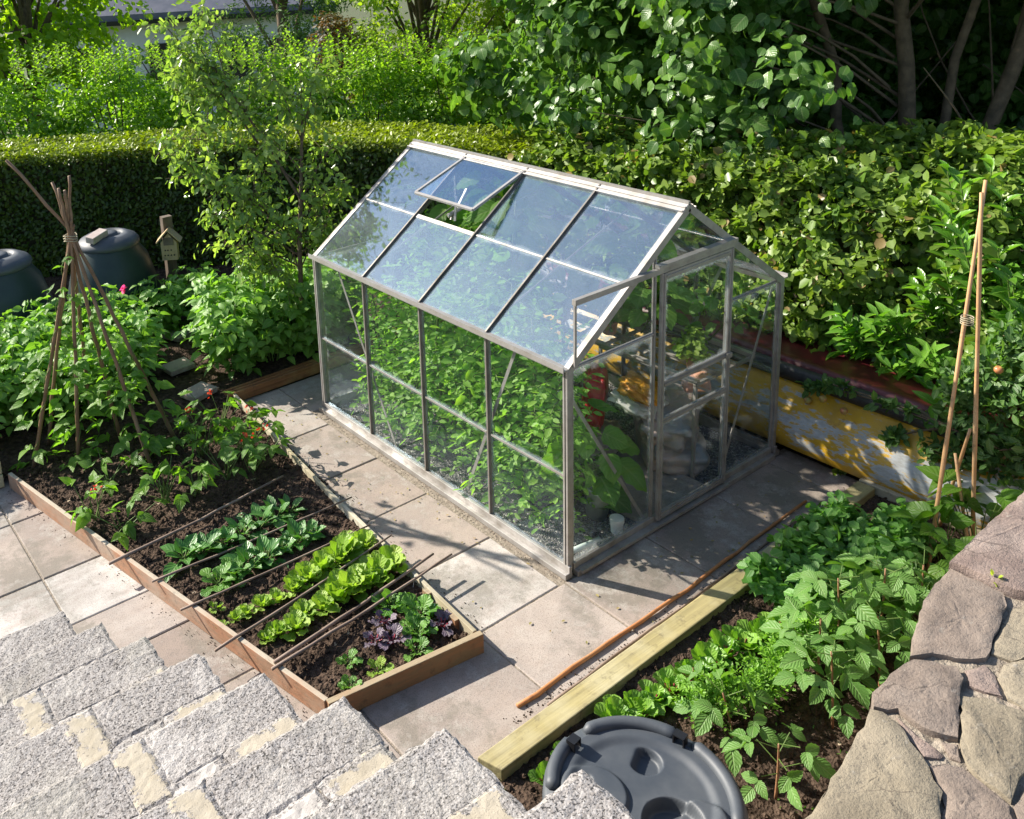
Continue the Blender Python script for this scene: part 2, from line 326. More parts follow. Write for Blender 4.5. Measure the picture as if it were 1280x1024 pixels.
class MB:
    def __init__(s): s.V = []; s.F = []
    def add(s, V, F):
        n = len(s.V); s.V += [tuple(v) for v in V]; s.F += [tuple(i+n for i in f) for f in F]
    def box(s, c, sz, R=None):
        c = Vector(c); h = Vector(sz)/2; P = []
        for x in (-1, 1):
            for y in (-1, 1):
                for z in (-1, 1):
                    p = Vector((x*h.x, y*h.y, z*h.z)); P.append(c+(R @ p if R else p))
        s.add(P, [(0, 1, 3, 2), (4, 6, 7, 5), (0, 4, 5, 1), (2, 3, 7, 6), (0, 2, 6, 4), (1, 5, 7, 3)])
    def bar(s, p, q, wd, dp, up=(0, 0, 1)):
        p = Vector(p); q = Vector(q); a = (q-p).normalized(); u = Vector(up); sd = a.cross(u)
        if sd.length < 1e-4: sd = a.cross(Vector((1, 0, 0)))
        sd.normalize(); u = sd.cross(a)
        P = [b+sd*x*wd/2+u*y*dp/2 for b in (p, q) for x, y in ((-1, -1), (1, -1), (1, 1), (-1, 1))]
        s.add(P, [(0, 3, 2, 1), (4, 5, 6, 7), (0, 1, 5, 4), (1, 2, 6, 5), (2, 3, 7, 6), (3, 0, 4, 7)])
    def prism(s, poly, z0, z1):
        n = len(poly); P = [(x, y, z0) for x, y in poly]+[(x, y, z1) for x, y in poly]
        s.add(P, [tuple(range(n))[::-1], tuple(range(n, 2*n))]+[(i, (i+1) % n, n+(i+1) % n, n+i) for i in range(n)])
    def tube(s, pts, rads, k=7, cap=True):
        pts = [Vector(p) for p in pts]; n0 = len(s.V); prev = None
        for i, p in enumerate(pts):
            a = (pts[min(i+1, len(pts)-1)]-pts[max(i-1, 0)]).normalized()
            u = a.orthogonal().normalized() if prev is None else (prev-a*prev.dot(a)).normalized()
            prev = u; v = a.cross(u); r = rads[i] if hasattr(rads, '__len__') else rads
            for j in range(k):
                t = 2*math.pi*j/k; s.V.append(tuple(p+(u*math.cos(t)+v*math.sin(t))*r))
        for i in range(len(pts)-1):
            for j in range(k):
                a0 = n0+i*k+j; b0 = n0+i*k+(j+1) % k; s.F.append((a0, b0, b0+k, a0+k))
        if cap: s.F.append(tuple(range(n0, n0+k))[::-1]); m = n0+(len(pts)-1)*k; s.F.append(tuple(range(m, m+k)))
    def lathe(s, prof, c=(0, 0, 0), k=32):
        n0 = len(s.V)
        for r, z in prof:
            for j in range(k):
                t = 2*math.pi*j/k; s.V.append((c[0]+r*math.cos(t), c[1]+r*math.sin(t), c[2]+z))
        for i in range(len(prof)-1):
            for j in range(k):
                a0 = n0+i*k+j; b0 = n0+i*k+(j+1) % k; s.F.append((a0, b0, b0+k, a0+k))
    def obj(s, name, mat, parent=None, org=None, smooth=False, bevel=0):
        if org is None and parent is not None: org = tuple(parent.location)
        o = mesh(name, s.V, s.F, mat, parent, org, smooth=smooth)
        if bevel:
            b = o.modifiers.new('bevel', 'BEVEL'); b.width = bevel; b.segments = 2; b.limit_method = 'ANGLE'
        return o

# ---------------------------------------------------------------- foliage
def tpl_ov(wd=.28, fold=.08, droop=.0):
    V = np.array([(0, 0, 0), (-wd*.85, .3, fold), (-wd*.85, .68, fold-droop*.4), (0, 1, -droop), (wd*.85, .68, fold-droop*.4), (wd*.85, .3, fold)], float)
    return V, np.array([(0, 3, 2, 1), (0, 5, 4, 3)]), V[:, :2]/np.array([wd*2, 1])
def tpl_grid(prof, ncol=3, fold=.1, droop=.15, ruf=0.0, seed=0, cup=0.0):
    r = np.random.default_rng(seed); n = len(prof); V = []; L = []
    for i, (y, wv) in enumerate(prof):
        for j in range(ncol):
            u = (j/(ncol-1))*2-1
            z = abs(u)*fold*wv*2 - droop*y*y + cup*u*u*wv
            if ruf: z += ruf*abs(u)**1.5*math.sin(y*17+u*3+seed)*(.7+.6*r.random())
            V.append((u*wv, y+(r.random()-.5)*ruf*.3, z)); L.append((u*.5, y))
    F = [(i*ncol+j, i*ncol+j+1, (i+1)*ncol+j+1, (i+1)*ncol+j) for i in range(n-1) for j in range(ncol-1)]
    return np.array(V), np.array(F), np.array(L)
T = {
 'ov': tpl_ov(), 'thin': tpl_ov(.15, .05, .1), 'wide': tpl_ov(.42, .09, .08), 'long': tpl_ov(.2, .07, .2),
 'pot': tpl_grid([(0, .06), (.2, .27), (.45, .33), (.75, .2), (1, .01)], 3, .16, .32),
 'round': tpl_grid([(-.03, .12), (.08, .34), (.3, .46), (.55, .47), (.78, .34), (.9, .16), (1.04, .01)], 5, .06, .28, .035, 2),
 'laurel': tpl_grid([(0, .02), (.2, .13), (.5, .19), (.8, .12), (1, .01)], 3, .35, .2),
 'heart': tpl_grid([(-.06, .2), (.1, .36), (.35, .38), (.7, .19), (1, .01)], 3, .12, .25),
 'rasp': tpl_grid([(0, .05), (.1, .24), (.2, .27), (.3, .34), (.42, .32), (.55, .33), (.68, .24), (.8, .2), (.9, .09), (1, .01)], 3, .16, .22),
 'spin': tpl_grid([(0, .02), (.3, .03), (.38, .22), (.6, .3), (.85, .2), (1, .03)], 5, .0, .35, .03, 3, .35),
 'lett': tpl_grid([(0, .07), (.25, .12), (.5, .24), (.75, .34), (.92, .3), (1, .14)], 7, .0, .1, .075, 5, .3),
 'beet': tpl_grid([(0, .015), (.3, .02), (.42, .14), (.6, .2), (.8, .16), (1, .02)], 5, .0, .3, .05, 9, .1),
 'lobe': tpl_grid([(0, .02), (.25, .03), (.3, .12), (.42, .1), (.5, .22), (.62, .17), (.72, .3), (.9, .24), (1, .06)], 5, .05, .3, .03, 4, .1),
 'kale': tpl_grid([(0, .03), (.25, .04), (.3, .2), (.4, .15), (.5, .3), (.6, .24), (.75, .36), (.88, .28), (1, .1)], 7, .0, .25, .1, 6, .1),
 'cuke': tpl_grid([(-.1, .25), (.05, .42), (.2, .40), (.4, .46), (.6, .36), (.75, .3), (.9, .12), (1, .02)], 5, .06, .3, .03, 8),
}
def unit(v): return v/np.maximum(np.linalg.norm(v, axis=-1, keepdims=True), 1e-9)
def rv(n, s=1.0): return rng.normal(size=(n, 3))*s
class Fol:
    def __init__(s): s.c = {}
    def add(s, tpl, pos, ax, nr, size, rnd=None):
        pos = np.atleast_2d(pos); n = len(pos)
        s.c.setdefault(tpl, []).append((pos, np.broadcast_to(ax, (n, 3)), np.broadcast_to(nr, (n, 3)), np.broadcast_to(size, (n,)), rng.random(n) if rnd is None else np.broadcast_to(rnd, (n,))))
    def build(s, name, mat, parent=None, org=None, smooth=True):
        Vs, Fs, Ls = [], {}, []; off = 0
        Fall = []
        for t, ch in s.c.items():
            P, A, N, Z, R = [np.concatenate([c[i] for c in ch]) for i in range(5)]
            a = unit(A); sd = unit(np.cross(a, N)); nn = np.cross(sd, a)
            V, F, L = T[t]
            W = P[:, None, :]+Z[:, None, None]*(V[None, :, 0, None]*sd[:, None, :]+V[None, :, 1, None]*a[:, None, :]+V[None, :, 2, None]*nn[:, None, :])
            Vs.append(W.reshape(-1, 3)); k = len(V)
            Fall.append((F[None]+np.arange(len(P))[:, None, None]*k+off).reshape(-1, 4)); off += len(P)*k
            lu = np.empty((len(P), k, 3)); lu[:, :, :2] = L[None]; lu[:, :, 2] = R[:, None]; Ls.append(lu.reshape(-1, 3))
        if org is None and parent is not None: org = tuple(parent.location)
        return mesh(name, np.concatenate(Vs), np.concatenate(Fall), mat, parent, org, np.concatenate(Ls), smooth)
def leafdir(out, droop=.5, spread=.8, up=.5):
    """axis & normal for leaves whose surroundings face `out`"""
    n = len(out); nr = unit(out*.7+np.array([0, 0, up])+rv(n, .35))
    ax = unit(out*.5+rv(n, spread)+np.array([0, 0, -droop])); ax = unit(ax-nr*np.sum(ax*nr, axis=1, keepdims=True)*.8)
    return ax, nr
def clumps(fol, tpl, cen, r, per, size, droop=.5, shell=.45, outc=None):
    cen = np.asarray(cen, float); n = len(cen)*per; idx = np.repeat(np.arange(len(cen)), per)
    d = unit(rv(n)); rr = (shell+(1-shell)*rng.random(n)**.6); r_ = (np.broadcast_to(r, (len(cen),))[idx]*rr)[:, None]
    p = cen[idx]+d*r_*np.array([1, 1, .75]); o = d.copy()
    if outc is not None: o = unit(o+unit(cen[idx]-np.array(outc))*.7)
    ax, nr = leafdir(o, droop); sz = size*(.6+.7*rng.random(n))
    cr_ = rng.random(len(cen))[idx]*.5; fol.add(tpl, p, ax, nr, sz, np.clip(cr_+rng.random(n)*.5, 0, 1))
def ellipsoid_pts(c, R, n, lo=.55, zmin=-1.):
    out = []
    while len(out) < n:
        d = rng.normal(size=3); d /= np.linalg.norm(d)
        if d[2] < zmin: continue
        out.append(np.array(c)+d*np.array(R)*(lo+(1-lo)*rng.random()))
    return np.array(out)
def bez(a, b, sag, n=5):
    a = np.array(a, float); b = np.array(b, float); m = (a+b)/2+np.array(sag)
    return [(1-t)**2*a+2*t*(1-t)*m+t*t*b for t in np.linspace(0, 1, n)]
def limbs(mb, base, top, r0, cen, nl, r1=.012):
    b = np.array(base, float); t = np.array(top, float); ax = [b+(t-b)*f+np.array([math.sin(f*5)*.04, math.cos(f*4)*.04, 0])*(t[2]-b[2])*.3 for f in np.linspace(0, 1, 7)]
    mb.tube(ax, [r0*(1-.65*f) for f in np.linspace(0, 1, 7)], 9)
    for i in rng.choice(len(cen), min(nl, len(cen)), replace=False):
        c = cen[i]; f = np.clip((c[2]-b[2])/(t[2]-b[2]+1e-6)-.25, .15, .95); k = int(f*6); s0 = ax[k]
        mb.tube(bez(s0, c, (0, 0, .12*np.linalg.norm(c-s0))), [r0*.35, r0*.28, r0*.2, r0*.14, r1*.5], 6)
def tree(name, label, cat, base, top, r0, C, R, ncl, per, clr, leaf, tpl, mat, group=None, zmin=-1., lo=.45, nl=26, droop=.5, trunks=None):
    o = thing(name, label, cat, base, group=group); cen = ellipsoid_pts(C, R, ncl, lo, zmin)
    f = Fol(); clumps(f, tpl, cen, clr, per, leaf, droop, outc=C); f.build('crown', mat, o)
    mb = MB(); limbs(mb, base, top, r0, cen, nl)
    for tb in trunks or []: mb.tube(bez(*tb[:3]), [tb[3]*k for k in (1, .9, .8, .65, .5)], 8)
    mb.obj('trunk', M['bark'], o, smooth=True); return o
def compound(f, tpl, base, ax, nr, L, pairs, ls, droop=.3, spread=.9, tilt=.55, jit=.32):
    """pinnate leaves: arrays of bases"""
    n = len(base); ax = unit(ax); nr = unit(nr+ax*[1, 1, 0]*tilt+rv(n, .12)); sd = unit(np.cross(ax, nr)); r = rng.random(n)
    L = np.broadcast_to(L, (n,))[:, None]
    for k in range(pairs+1):
        t = (k+1)/(pairs+1.) if pairs else 1.
        p = base+ax*L*t*.8+np.array([0, 0, -1])*L*droop*t*t
        s_ = ls*(.75+.35*t)*(.85+.3*rng.random(n))
        if k == pairs: f.add(tpl, p, unit(ax+np.array([0, 0, -droop*.8])+rv(n, .1)), unit(nr+rv(n, jit*.8)), s_*1.15, np.clip(r+rng.random(n)*.2, 0, 1))
        else:
            for sg in (-1, 1): f.add(tpl, p, unit(ax*.45+sg*sd*spread+np.array([0, 0, -droop*.5])+rv(n, .15)), unit(nr+sg*sd*.35+rv(n, jit)), s_, np.clip(r+rng.random(n)*.2, 0, 1))

# ================================================================ SETTING
# ground: falls away behind the garden
xs = np.concatenate([np.linspace(-700, -70, 8), np.linspace(-60, 90, 45), np.linspace(110, 900, 8)]); ys = np.concatenate([np.linspace(-700, -70, 8), np.linspace(-60, 110, 45), np.linspace(130, 900, 8)]); V = []
for y in ys:
    for x in xs:
        d = max(0, (x*.5+y*.85)-9.5); V.append((x, y, -.06-min(2.6, d*.19)))
F = [(j*61+i, j*61+i+1, (j+1)*61+i+1, (j+1)*61+i) for j in range(60) for i in range(60)]
M['lawn'] = simple('rough_grass_ground', (.05, .09, .02), .95, c2=(.09, .08, .04), ns=3, bump=.6, bsc=30, bd=.03)
setp(mesh('ground', V, F, M['lawn'], smooth=True), kind='structure')

def soil_sheet(name, poly, z, amp, step=.03, clod=0, seed=1, clodr=(.006, .022)):
    """bumpy soil inside a convex polygon, with clods joined in"""
    P = np.array(poly); x0, y0 = P.min(0); x1, y1 = P.max(0)
    def inside(x, y):
        s = False
        for i in range(len(P)):
            a, b = P[i], P[(i+1) % len(P)]
            if (a[1] > y) != (b[1] > y) and x < (b[0]-a[0])*(y-a[1])/(b[1]-a[1])+a[0]: s = not s
        return s
    nx = int((x1-x0)/step)+1; ny = int((y1-y0)/step)+1; idx = {}; V = []; F = []
    def hh(x, y):
        v = Vector((x+seed*7, y, 0)); return z+amp*(mn.noise(v*2.2)*1.0+mn.noise(v*7)*.6+abs(mn.noise(v*19))*.8+mn.noise(v*33)*.4)
    for j in range(ny+1):
        for i in range(nx+1):
            x = x0+i*step; y = y0+j*step
            if inside(x, y): idx[i, j] = len(V); V.append((x, y, hh(x, y)))
    for j in range(ny):
        for i in range(nx):
            q = [(i, j), (i+1, j), (i+1, j+1), (i, j+1)]
            if all(k in idx for k in q): F.append(tuple(idx[k] for k in q))
    mb = MB(); mb.V = V; mb.F = F; n = 0; rr = random.Random(seed)
    while n < clod:
        x = rr.uniform(x0, x1); y = rr.uniform(y0, y1)
        if not inside(x, y): continue
        r = clodr[0]+(clodr[1]-clodr[0])*rr.random()**3; zc = hh(x, y)+r*.3; n += 1; a = rr.random()*6
        ring = [(x+r*math.cos(a+k*1.257)*rr.uniform(.7, 1.2), y+r*math.sin(a+k*1.257)*rr.uniform(.7, 1.2), zc+rr.uniform(-.3, .3)*r) for k in range(5)]
        mb.add(ring+[(x, y, zc+r*rr.uniform(.6, 1)), (x, y, zc-r)], [(k, (k+1) % 5, 5) for k in range(5)]+[((k+1) % 5, k, 6) for k in range(5)])
    return setp(mb.obj(name, M['soil'], smooth=False), kind='structure')
soil_sheet('soil', [(-1.63, -.01), (-.82, -.10), (-.47, 2.9), (-.5, 3.2), (-2.34, 3.2), (-2.31, 3.08), (-1.92, 1.25), (-1.75, .45)], .055, .022, .022, 5200, 1)
soil_sheet('soil', [(-6, 3.16), (2.0, 3.16), (2.6, 4.5), (1.5, 6.6), (-4, 8.2), (-6, 8.4)], .05, .03, .07, 1800, 2)
soil_sheet('soil', [(-1.9, -2.3), (2.2, -2.3), (2.15, -.66), (-1.25, -.72)], .045, .022, .024, 5200, 3)
soil_sheet('soil', [(1.72, -.7), (2.9, -.7), (3.3, 3.3), (2.03, 3.3), (2.03, -.05)], -.03, .015, .05, 300, 4)
# paving
def paving():
    V, F, L = [], [], []; rr = random.Random(4)
    def slab(x0, x1, y0, y1, z, pale=0.0, sk=(0, 0), red=0):
        g = .005; n = len(V); r = rr.random()
        for (zz, ins) in ((z-.05, g), (z-.004, g), (z, g+.006)):
            for (x, y) in ((x0+ins, y0+ins), (x1-ins, y0+ins), (x1-ins, y1-ins), (x0+ins, y1-ins)):
                V.append((x, y, zz+(x-x0)*sk[0]+(y-y0)*sk[1])); L.append((r, pale, red))
        F.append((n+8, n+9, n+10, n+11))
        for a in (0, 4):
            for k in range(4): F.append((n+a+k, n+a+(k+1) % 4, n+a+4+(k+1) % 4, n+a+4+k))
    # side path between bed and greenhouse, and in front
    for x0, x1 in ((-.90, -.10),):
        for y0, y1, p in ((-.03, .54, .75), (.54, 1.15, .05), (1.15, 1.72, .0), (1.72, 2.35, .15), (2.35, 3.12, .35)):
            slab(x0, x1, y0, y1, rr.uniform(-.002, .002), p)
    for x0, x1 in ((-.10, .62), (.62, 1.3), (1.3, 2.05)): slab(x0, x1, 2.60, 3.13, 0, .2)
    for y0, y1 in ((-.64, -.03),):
        for x0, x1, p in ((-3.2, -2.3, .1), (-2.3, -1.5, .2), (-1.5, -.72, .2), (-.72, -.06, .25), (-.06, .62, .1), (.62, 1.3, .0), (1.3, 1.9, .0), (1.9, 2.14, .0)):
            slab(x0, x1, y0, y1, rr.uniform(-.002, .002), p)
    for x0, x1 in ((-2.44, -1.62), (-3.1, -2.44), (-4.2, -3.1)):
        for y0, y1, p in ((-.03, .5, .1), (.5, 1.04, .0), (1.04, 1.42, .3), (1.42, 1.92, .95), (1.92, 2.62, .12), (2.62, 3.3, .1)):
            if x0 < -3.2: y0 += .03; y1 += .03
            slab(x0, x1, y0, y1, rr.uniform(-.002, .002), p if x0 > -3.2 else .1, red=.8 if -3.2 < x0 < -3.0 and 1.0 < y0 < 1.5 else 0)
    o = mesh('paving', V, F, M['slab'], luv=L); setp(o, kind='structure')
    m = MB(); m.prism([(-4.2, -.66), (2.15, -.66), (2.15, 0), (-.02, 0), (-.02, 2.6), (2.05, 2.6), (2.05, 3.13), (-.02, 3.135), (-4.2, 3.3)], -.05, -.007); setp(m.obj('paving_bed', M['mortar']), kind='structure')
paving()
# gravel floor of the greenhouse
m = MB(); n = 70; rr = random.Random(3)
V = [(.03+1.94*i/n, .03+2.49*j/n, .012+.010*mn.noise(Vector((i*.6, j*.7, 1)))) for j in range(n+1) for i in range(n+1)]
F = [(j*(n+1)+i, j*(n+1)+i+1, (j+1)*(n+1)+i+1, (j+1)*(n+1)+i) for j in range(n) for i in range(n)]
m.V = V; m.F = F
for k in range(2600):
    x = rr.uniform(.05, 1.93); y = rr.uniform(.05, 2.48); r = rr.uniform(.004, .011); zc = .016
    ring = [(x+r*math.cos(q*1.257), y+r*math.sin(q*1.257)*.8, zc) for q in range(5)]
    m.add(ring+[(x, y, zc+r*.8)], [(q, (q+1) % 5, 5) for q in range(5)])
setp(m.obj('gravel', M['gravel']), kind='structure')

# ================================================================ STEPS
def steps():
    o = thing('stone_steps', 'grey aggregate block steps with tan and white mortar patches descending to patio', 'steps', (-2.5, 1.3, 0))
    rr = random.Random(11)
    def rough_block(name, x0, x1, y0, y1, z0, z1, mat, amp=.004, seg=.018):
        nx = max(2, int((x1-x0)/seg)); ny = max(2, int((y1-y0)/seg)); V = []; F = []; LU = []
        for j in range(ny+1):
            for i in range(nx+1):
                x = x0+(x1-x0)*i/nx; y = y0+(y1-y0)*j/ny; v = Vector((x*31, y*31, z1*9)); e = min(i, nx-i, j, ny-j)
                px = x+mn.noise(v)*.010*(e == 0); py = y+mn.noise(v+Vector((5, 3, 1)))*.010*(e == 0); LU.append((min(e*seg*14, 1.2), 0, 0))
                V.append((px, py, z1+amp*mn.noise(v*1.3)-(.006+.006*rr.random() if e == 0 else 0)))
        g = lambda i, j: j*(nx+1)+i
        for j in range(ny):
            for i in range(nx): F.append((g(i, j), g(i+1, j), g(i+1, j+1), g(i, j+1)))
        ring = [g(i, 0) for i in range(nx+1)]+[g(nx, j) for j in range(1, ny+1)]+[g(i, ny) for i in range(nx-1, -1, -1)]+[g(0, j) for j in range(ny-1, 0, -1)]
        b = len(V)
        for k in ring: V.append((V[k][0], V[k][1], z0)); LU.append((0, 0, 0))
        N = len(ring)
        for k in range(N): F.append((ring[k], b+k, b+(k+1) % N, ring[(k+1) % N]))
        return mesh(name, V, F, mat, o, tuple(o.location), luv=LU, smooth=False)
    run, rise = .463, .192
    for i in range(0, 13):
        xs_ = -2.486+.0683*i; yf = 1.32-run*i; z = .19+rise*i
        bd = .252 if i > 0 else .28
        x = xs_; k = 0
        lens = [.50, .47, .47, .47, .47, .47] if i % 2 == 0 else [.54, .46, .47, .47, .47, .47]
        if i == 3: lens[0] = .48
        jb = .055
        for Lb in lens:
            if x-Lb < -5.6: break
            zz = z+rr.uniform(-.003, .003)
            rough_block('block', x-Lb, x, yf-bd+rr.uniform(-.01, .01)-(.045 if k else 0), yf+rr.uniform(-.006, .006), z-rise+.0, zz, M['block'])
            # joint between blocks, patched with tan mortar
            rough_block('mortar_joint', x-Lb-jb*(1.9 if k == 0 and i > 1 else .6)-(.02 if k == 0 and i > 1 else .01), x-Lb+(.012 if k == 0 and i > 1 else .012), yf-bd-.05, yf-.006, z-rise, z+(.0045 if k == 0 and i > 1 else -.006), M['mortar_tan'] if (k == 0 and i > 1) else M['mortar_white'], .002)
            x -= Lb+jb*(1.9 if k == 0 and i > 1 else .6); k += 1
        # bed of mortar along the back of the tread
        wt = (0, 0, .22, .27, .30, .26, .33, .30, .3, .3, .3, .3, .3)[i]
        if wt: rough_block('mortar_strip', xs_-wt, xs_-.012, yf-run+.01, yf-bd+.022, z-rise, z+.004, M['mortar_tan'], .002)
        rough_block('mortar_strip', xs_-3.0, xs_-max(.03, wt), yf-run+.01, yf-bd+.015, z-rise, z-.001, M['mortar_white'] if i else M['block'], .005, .02)
        mb = MB(); mb.box(((xs_-5.7)/2+.0, yf-.25, (z-rise)/2-.02), (xs_+5.7-.04, .5, z-rise+.03)); mb.V = [(v[0], v[1], v[2]) for v in mb.V]
        mb.obj('core', M['mortar'], o)
steps()

# ================================================================ STONE WALL
ST = {
1: [[.95, -2.0], [.355, -2.036], [.062, -2.041], [-.224, -2.054], [-.322, -2.055], [-.31, -2.164], [-.315, -2.244], [-.292, -2.283], [.9, -2.27]],
2: [[-.331, -2.059], [-.542, -2.082], [-.756, -2.144], [-.841, -2.183], [-.777, -2.212], [-.745, -2.263], [-.678, -2.317], [-.552, -2.288], [-.386, -2.258], [-.338, -2.229], [-.335, -2.154]],
3: [[-.309, -2.289], [-.382, -2.271], [-.525, -2.29], [-.634, -2.312], [-.621, -2.365], [-.562, -2.386], [-.2, -2.40], [-.1, -2.3]],
4: [[-.576, -2.392], [-.665, -2.356], [-.727, -2.373], [-.783, -2.416], [-.788, -2.473], [-.5, -2.53], [-.3, -2.42]],
5: [[-.852, -2.188], [-.93, -2.18], [-1.069, -2.184], [-1.117, -2.209], [-1.071, -2.259], [-1.091, -2.331], [-1.048, -2.404], [-.941, -2.361], [-.882, -2.331], [-.813, -2.313], [-.782, -2.289], [-.811, -2.237]],
6: [[-.767, -2.3], [-.82, -2.332], [-.814, -2.373], [-.792, -2.409], [-.721, -2.361], [-.699, -2.326]],
7: [[-.88, -2.34], [-1.044, -2.41], [-1.111, -2.452], [-1.125, -2.503], [-1.138, -2.566], [-1.054, -2.548], [-.998, -2.553], [-.807, -2.48], [-.833, -2.381]],
8: [[-1.093, -2.261], [-1.176, -2.376], [-1.142, -2.404], [-1.123, -2.403], [-1.115, -2.368], [-1.114, -2.316]],
9: [[-1.134, -2.21], [-1.363, -2.257], [-1.505, -2.275], [-1.66, -2.305], [-1.5, -2.5], [-1.364, -2.499], [-1.257, -2.453], [-1.195, -2.393], [-1.124, -2.277], [-1.107, -2.231]],
10: [[-1.192, -2.398], [-1.261, -2.462], [-1.37, -2.517], [-1.305, -2.578], [-1.207, -2.597], [-1.153, -2.566], [-1.139, -2.509], [-1.133, -2.451], [-1.15, -2.411]],
11: [[-1.149, -2.578], [-1.06, -2.57], [-.9, -2.8], [-1.233, -2.65]],
12: [[-1.093, -2.379], [-1.062, -2.41], [-1.109, -2.438], [-1.116, -2.412]],
13: [[-.78, -2.49], [-.98, -2.56], [-.85, -2.85], [-.4, -2.8], [-.5, -2.55]],
14: [[-.26, -2.43], [-.45, -2.55], [-.35, -2.85], [.3, -2.8], [.3, -2.4]],
15: [[.93, -2.29], [.35, -2.38], [.35, -2.8], [1.1, -2.85]],
16: [[2.0, -2.02], [.98, -2.01], [.96, -2.3], [1.3, -2.8], [2.0, -2.8]],
17: [[3.2, -2.04], [2.03, -2.03], [2.03, -2.8], [3.2, -2.8]],
18: [[-1.4, -2.53], [-1.55, -2.52], [-1.62, -2.8], [-1.27, -2.68], [-1.24, -2.6]]}
def stone_wall():
    o = thing('stone_wall', 'rubble stone retaining wall with flat brown sandstones on top', 'wall', (0, -2.4, 0))
    mt = {1: 'st_pink', 2: 'st_brown', 3: 'st_olive', 4: 'st_olive', 5: 'st_brown', 6: 'st_pink', 7: 'st_olive', 8: 'st_pink', 9: 'st_olive', 10: 'st_brown', 11: 'st_brown', 12: 'st_brown'}
    hz = {1: .045, 2: .012, 3: 0, 4: .004, 5: .014, 6: -.004, 7: .006, 8: -.008, 9: .01, 10: -.002, 11: -.01, 12: -.006}
    for k, poly in ST.items():
        P = np.array(poly); a = 0
        for i in range(len(P)): a += P[i][0]*P[(i+1) % len(P)][1]-P[(i+1) % len(P)][0]*P[i][1]
        if a < 0: P = P[::-1]
        c = P.mean(0); P = c+(P-c)*1.012; z = 1.4+hz.get(k, 0)*.6
        bm = bmesh.new(); 
        # outline resampled, rings towards the centre
        Q = []
        for i in range(len(P)):
            A, B = P[i], P[(i+1) % len(P)]; n = max(1, int(np.linalg.norm(B-A)/.03))
            for t in range(n): Q.append(A+(B-A)*t/n)
        Q = np.array(Q); N = len(Q); rings = []
        for (sc_, dz) in ((1.0, -.14), (1.0, -.03), (1.0, -.003), (.996, -.0005), (.98, 0), (.93, .001), (.8, .004), (.7, .005), (.6, .005), (.5, .005), (.4, .005), (.3, .005), (.2, .005), (.1, .005), (.03, .005)):
            R_ = []
            for q in Q:
                p = c+(q-c)*sc_; v = Vector((p[0]*14, p[1]*14, k*3.))
                zz = z+dz+(.008*mn.noise(v*.5)+.005*mn.noise(v*1.4)+.0045*abs(mn.noise(v*3.3))+.003*mn.noise(v*8))*(1 if dz > -.1 else 0)
                jit = .011 if sc_ > .96 else 0
                R_.append(bm.verts.new((p[0]+mn.noise(v*2)*jit, p[1]+mn.noise(v*2.3)*jit, zz)))
            rings.append(R_)
        for a_, b_ in zip(rings, rings[1:]):
            for i in range(N): bm.faces.new((a_[i], a_[(i+1) % N], b_[(i+1) % N], b_[i]))
        bm.faces.new(rings[-1])
        for fc in bm.faces: fc.smooth = True
        me = D.meshes.new('stone'); bm.to_mesh(me); me.set_sharp_from_angle(angle=rad(38)); bm.free(); me.materials.append(M[mt.get(k, 'st_brown')])
        me.transform(Matrix.Translation(-o.location)); s = D.objects.new('stone', me); COL.objects.link(s); s.parent = o
    # mortar bed and body
    V = []; F = []; nx, ny = 150, 24
    for j in range(ny+1):
        for i in range(nx+1):
            x = -1.60+4.8*i/nx; yt = np.interp(x, [-1.65, -1.13, -.85, -.33, .3, 3.2], [-2.32, -2.215, -2.195, -2.07, -2.05, -2.06]); y = yt-(yt+2.9)*(1-j/ny)
            v = Vector((x*20, y*20, 0)); V.append((x, y, 1.391+.008*mn.noise(v)+.008*mn.noise(v*2.7)))
    F = [(j*(nx+1)+i, j*(nx+1)+i+1, (j+1)*(nx+1)+i+1, (j+1)*(nx+1)+i) for j in range(ny) for i in range(nx)]
    mesh('mortar', V, F, M['mortar'], o, tuple(o.location))
    mb = MB(); mb.prism([(-1.58, -2.9), (3.2, -2.9), (3.2, -2.07), (.3, -2.06), (-.33, -2.08), (-.85, -2.21), (-1.13, -2.23), (-1.58, -2.33)], -.05, 1.33)
    mb.obj('body', M['st_brown'], o)
    # tiny weed on the wall
    t = thing('wall_weed', 'tiny yellowish weed sprouting from the stone wall top', 'plant', (-.30, -2.185, 1.41))
    f = Fol(); n = 9; d = unit(rv(n)+np.array([0, 0, .9])); f.add('ov', np.array([-.30, -2.185, 1.425])+d*.012, d, unit(rv(n)), .02, .9); f.build('leaf', M['yellowgreen'], t)
stone_wall()

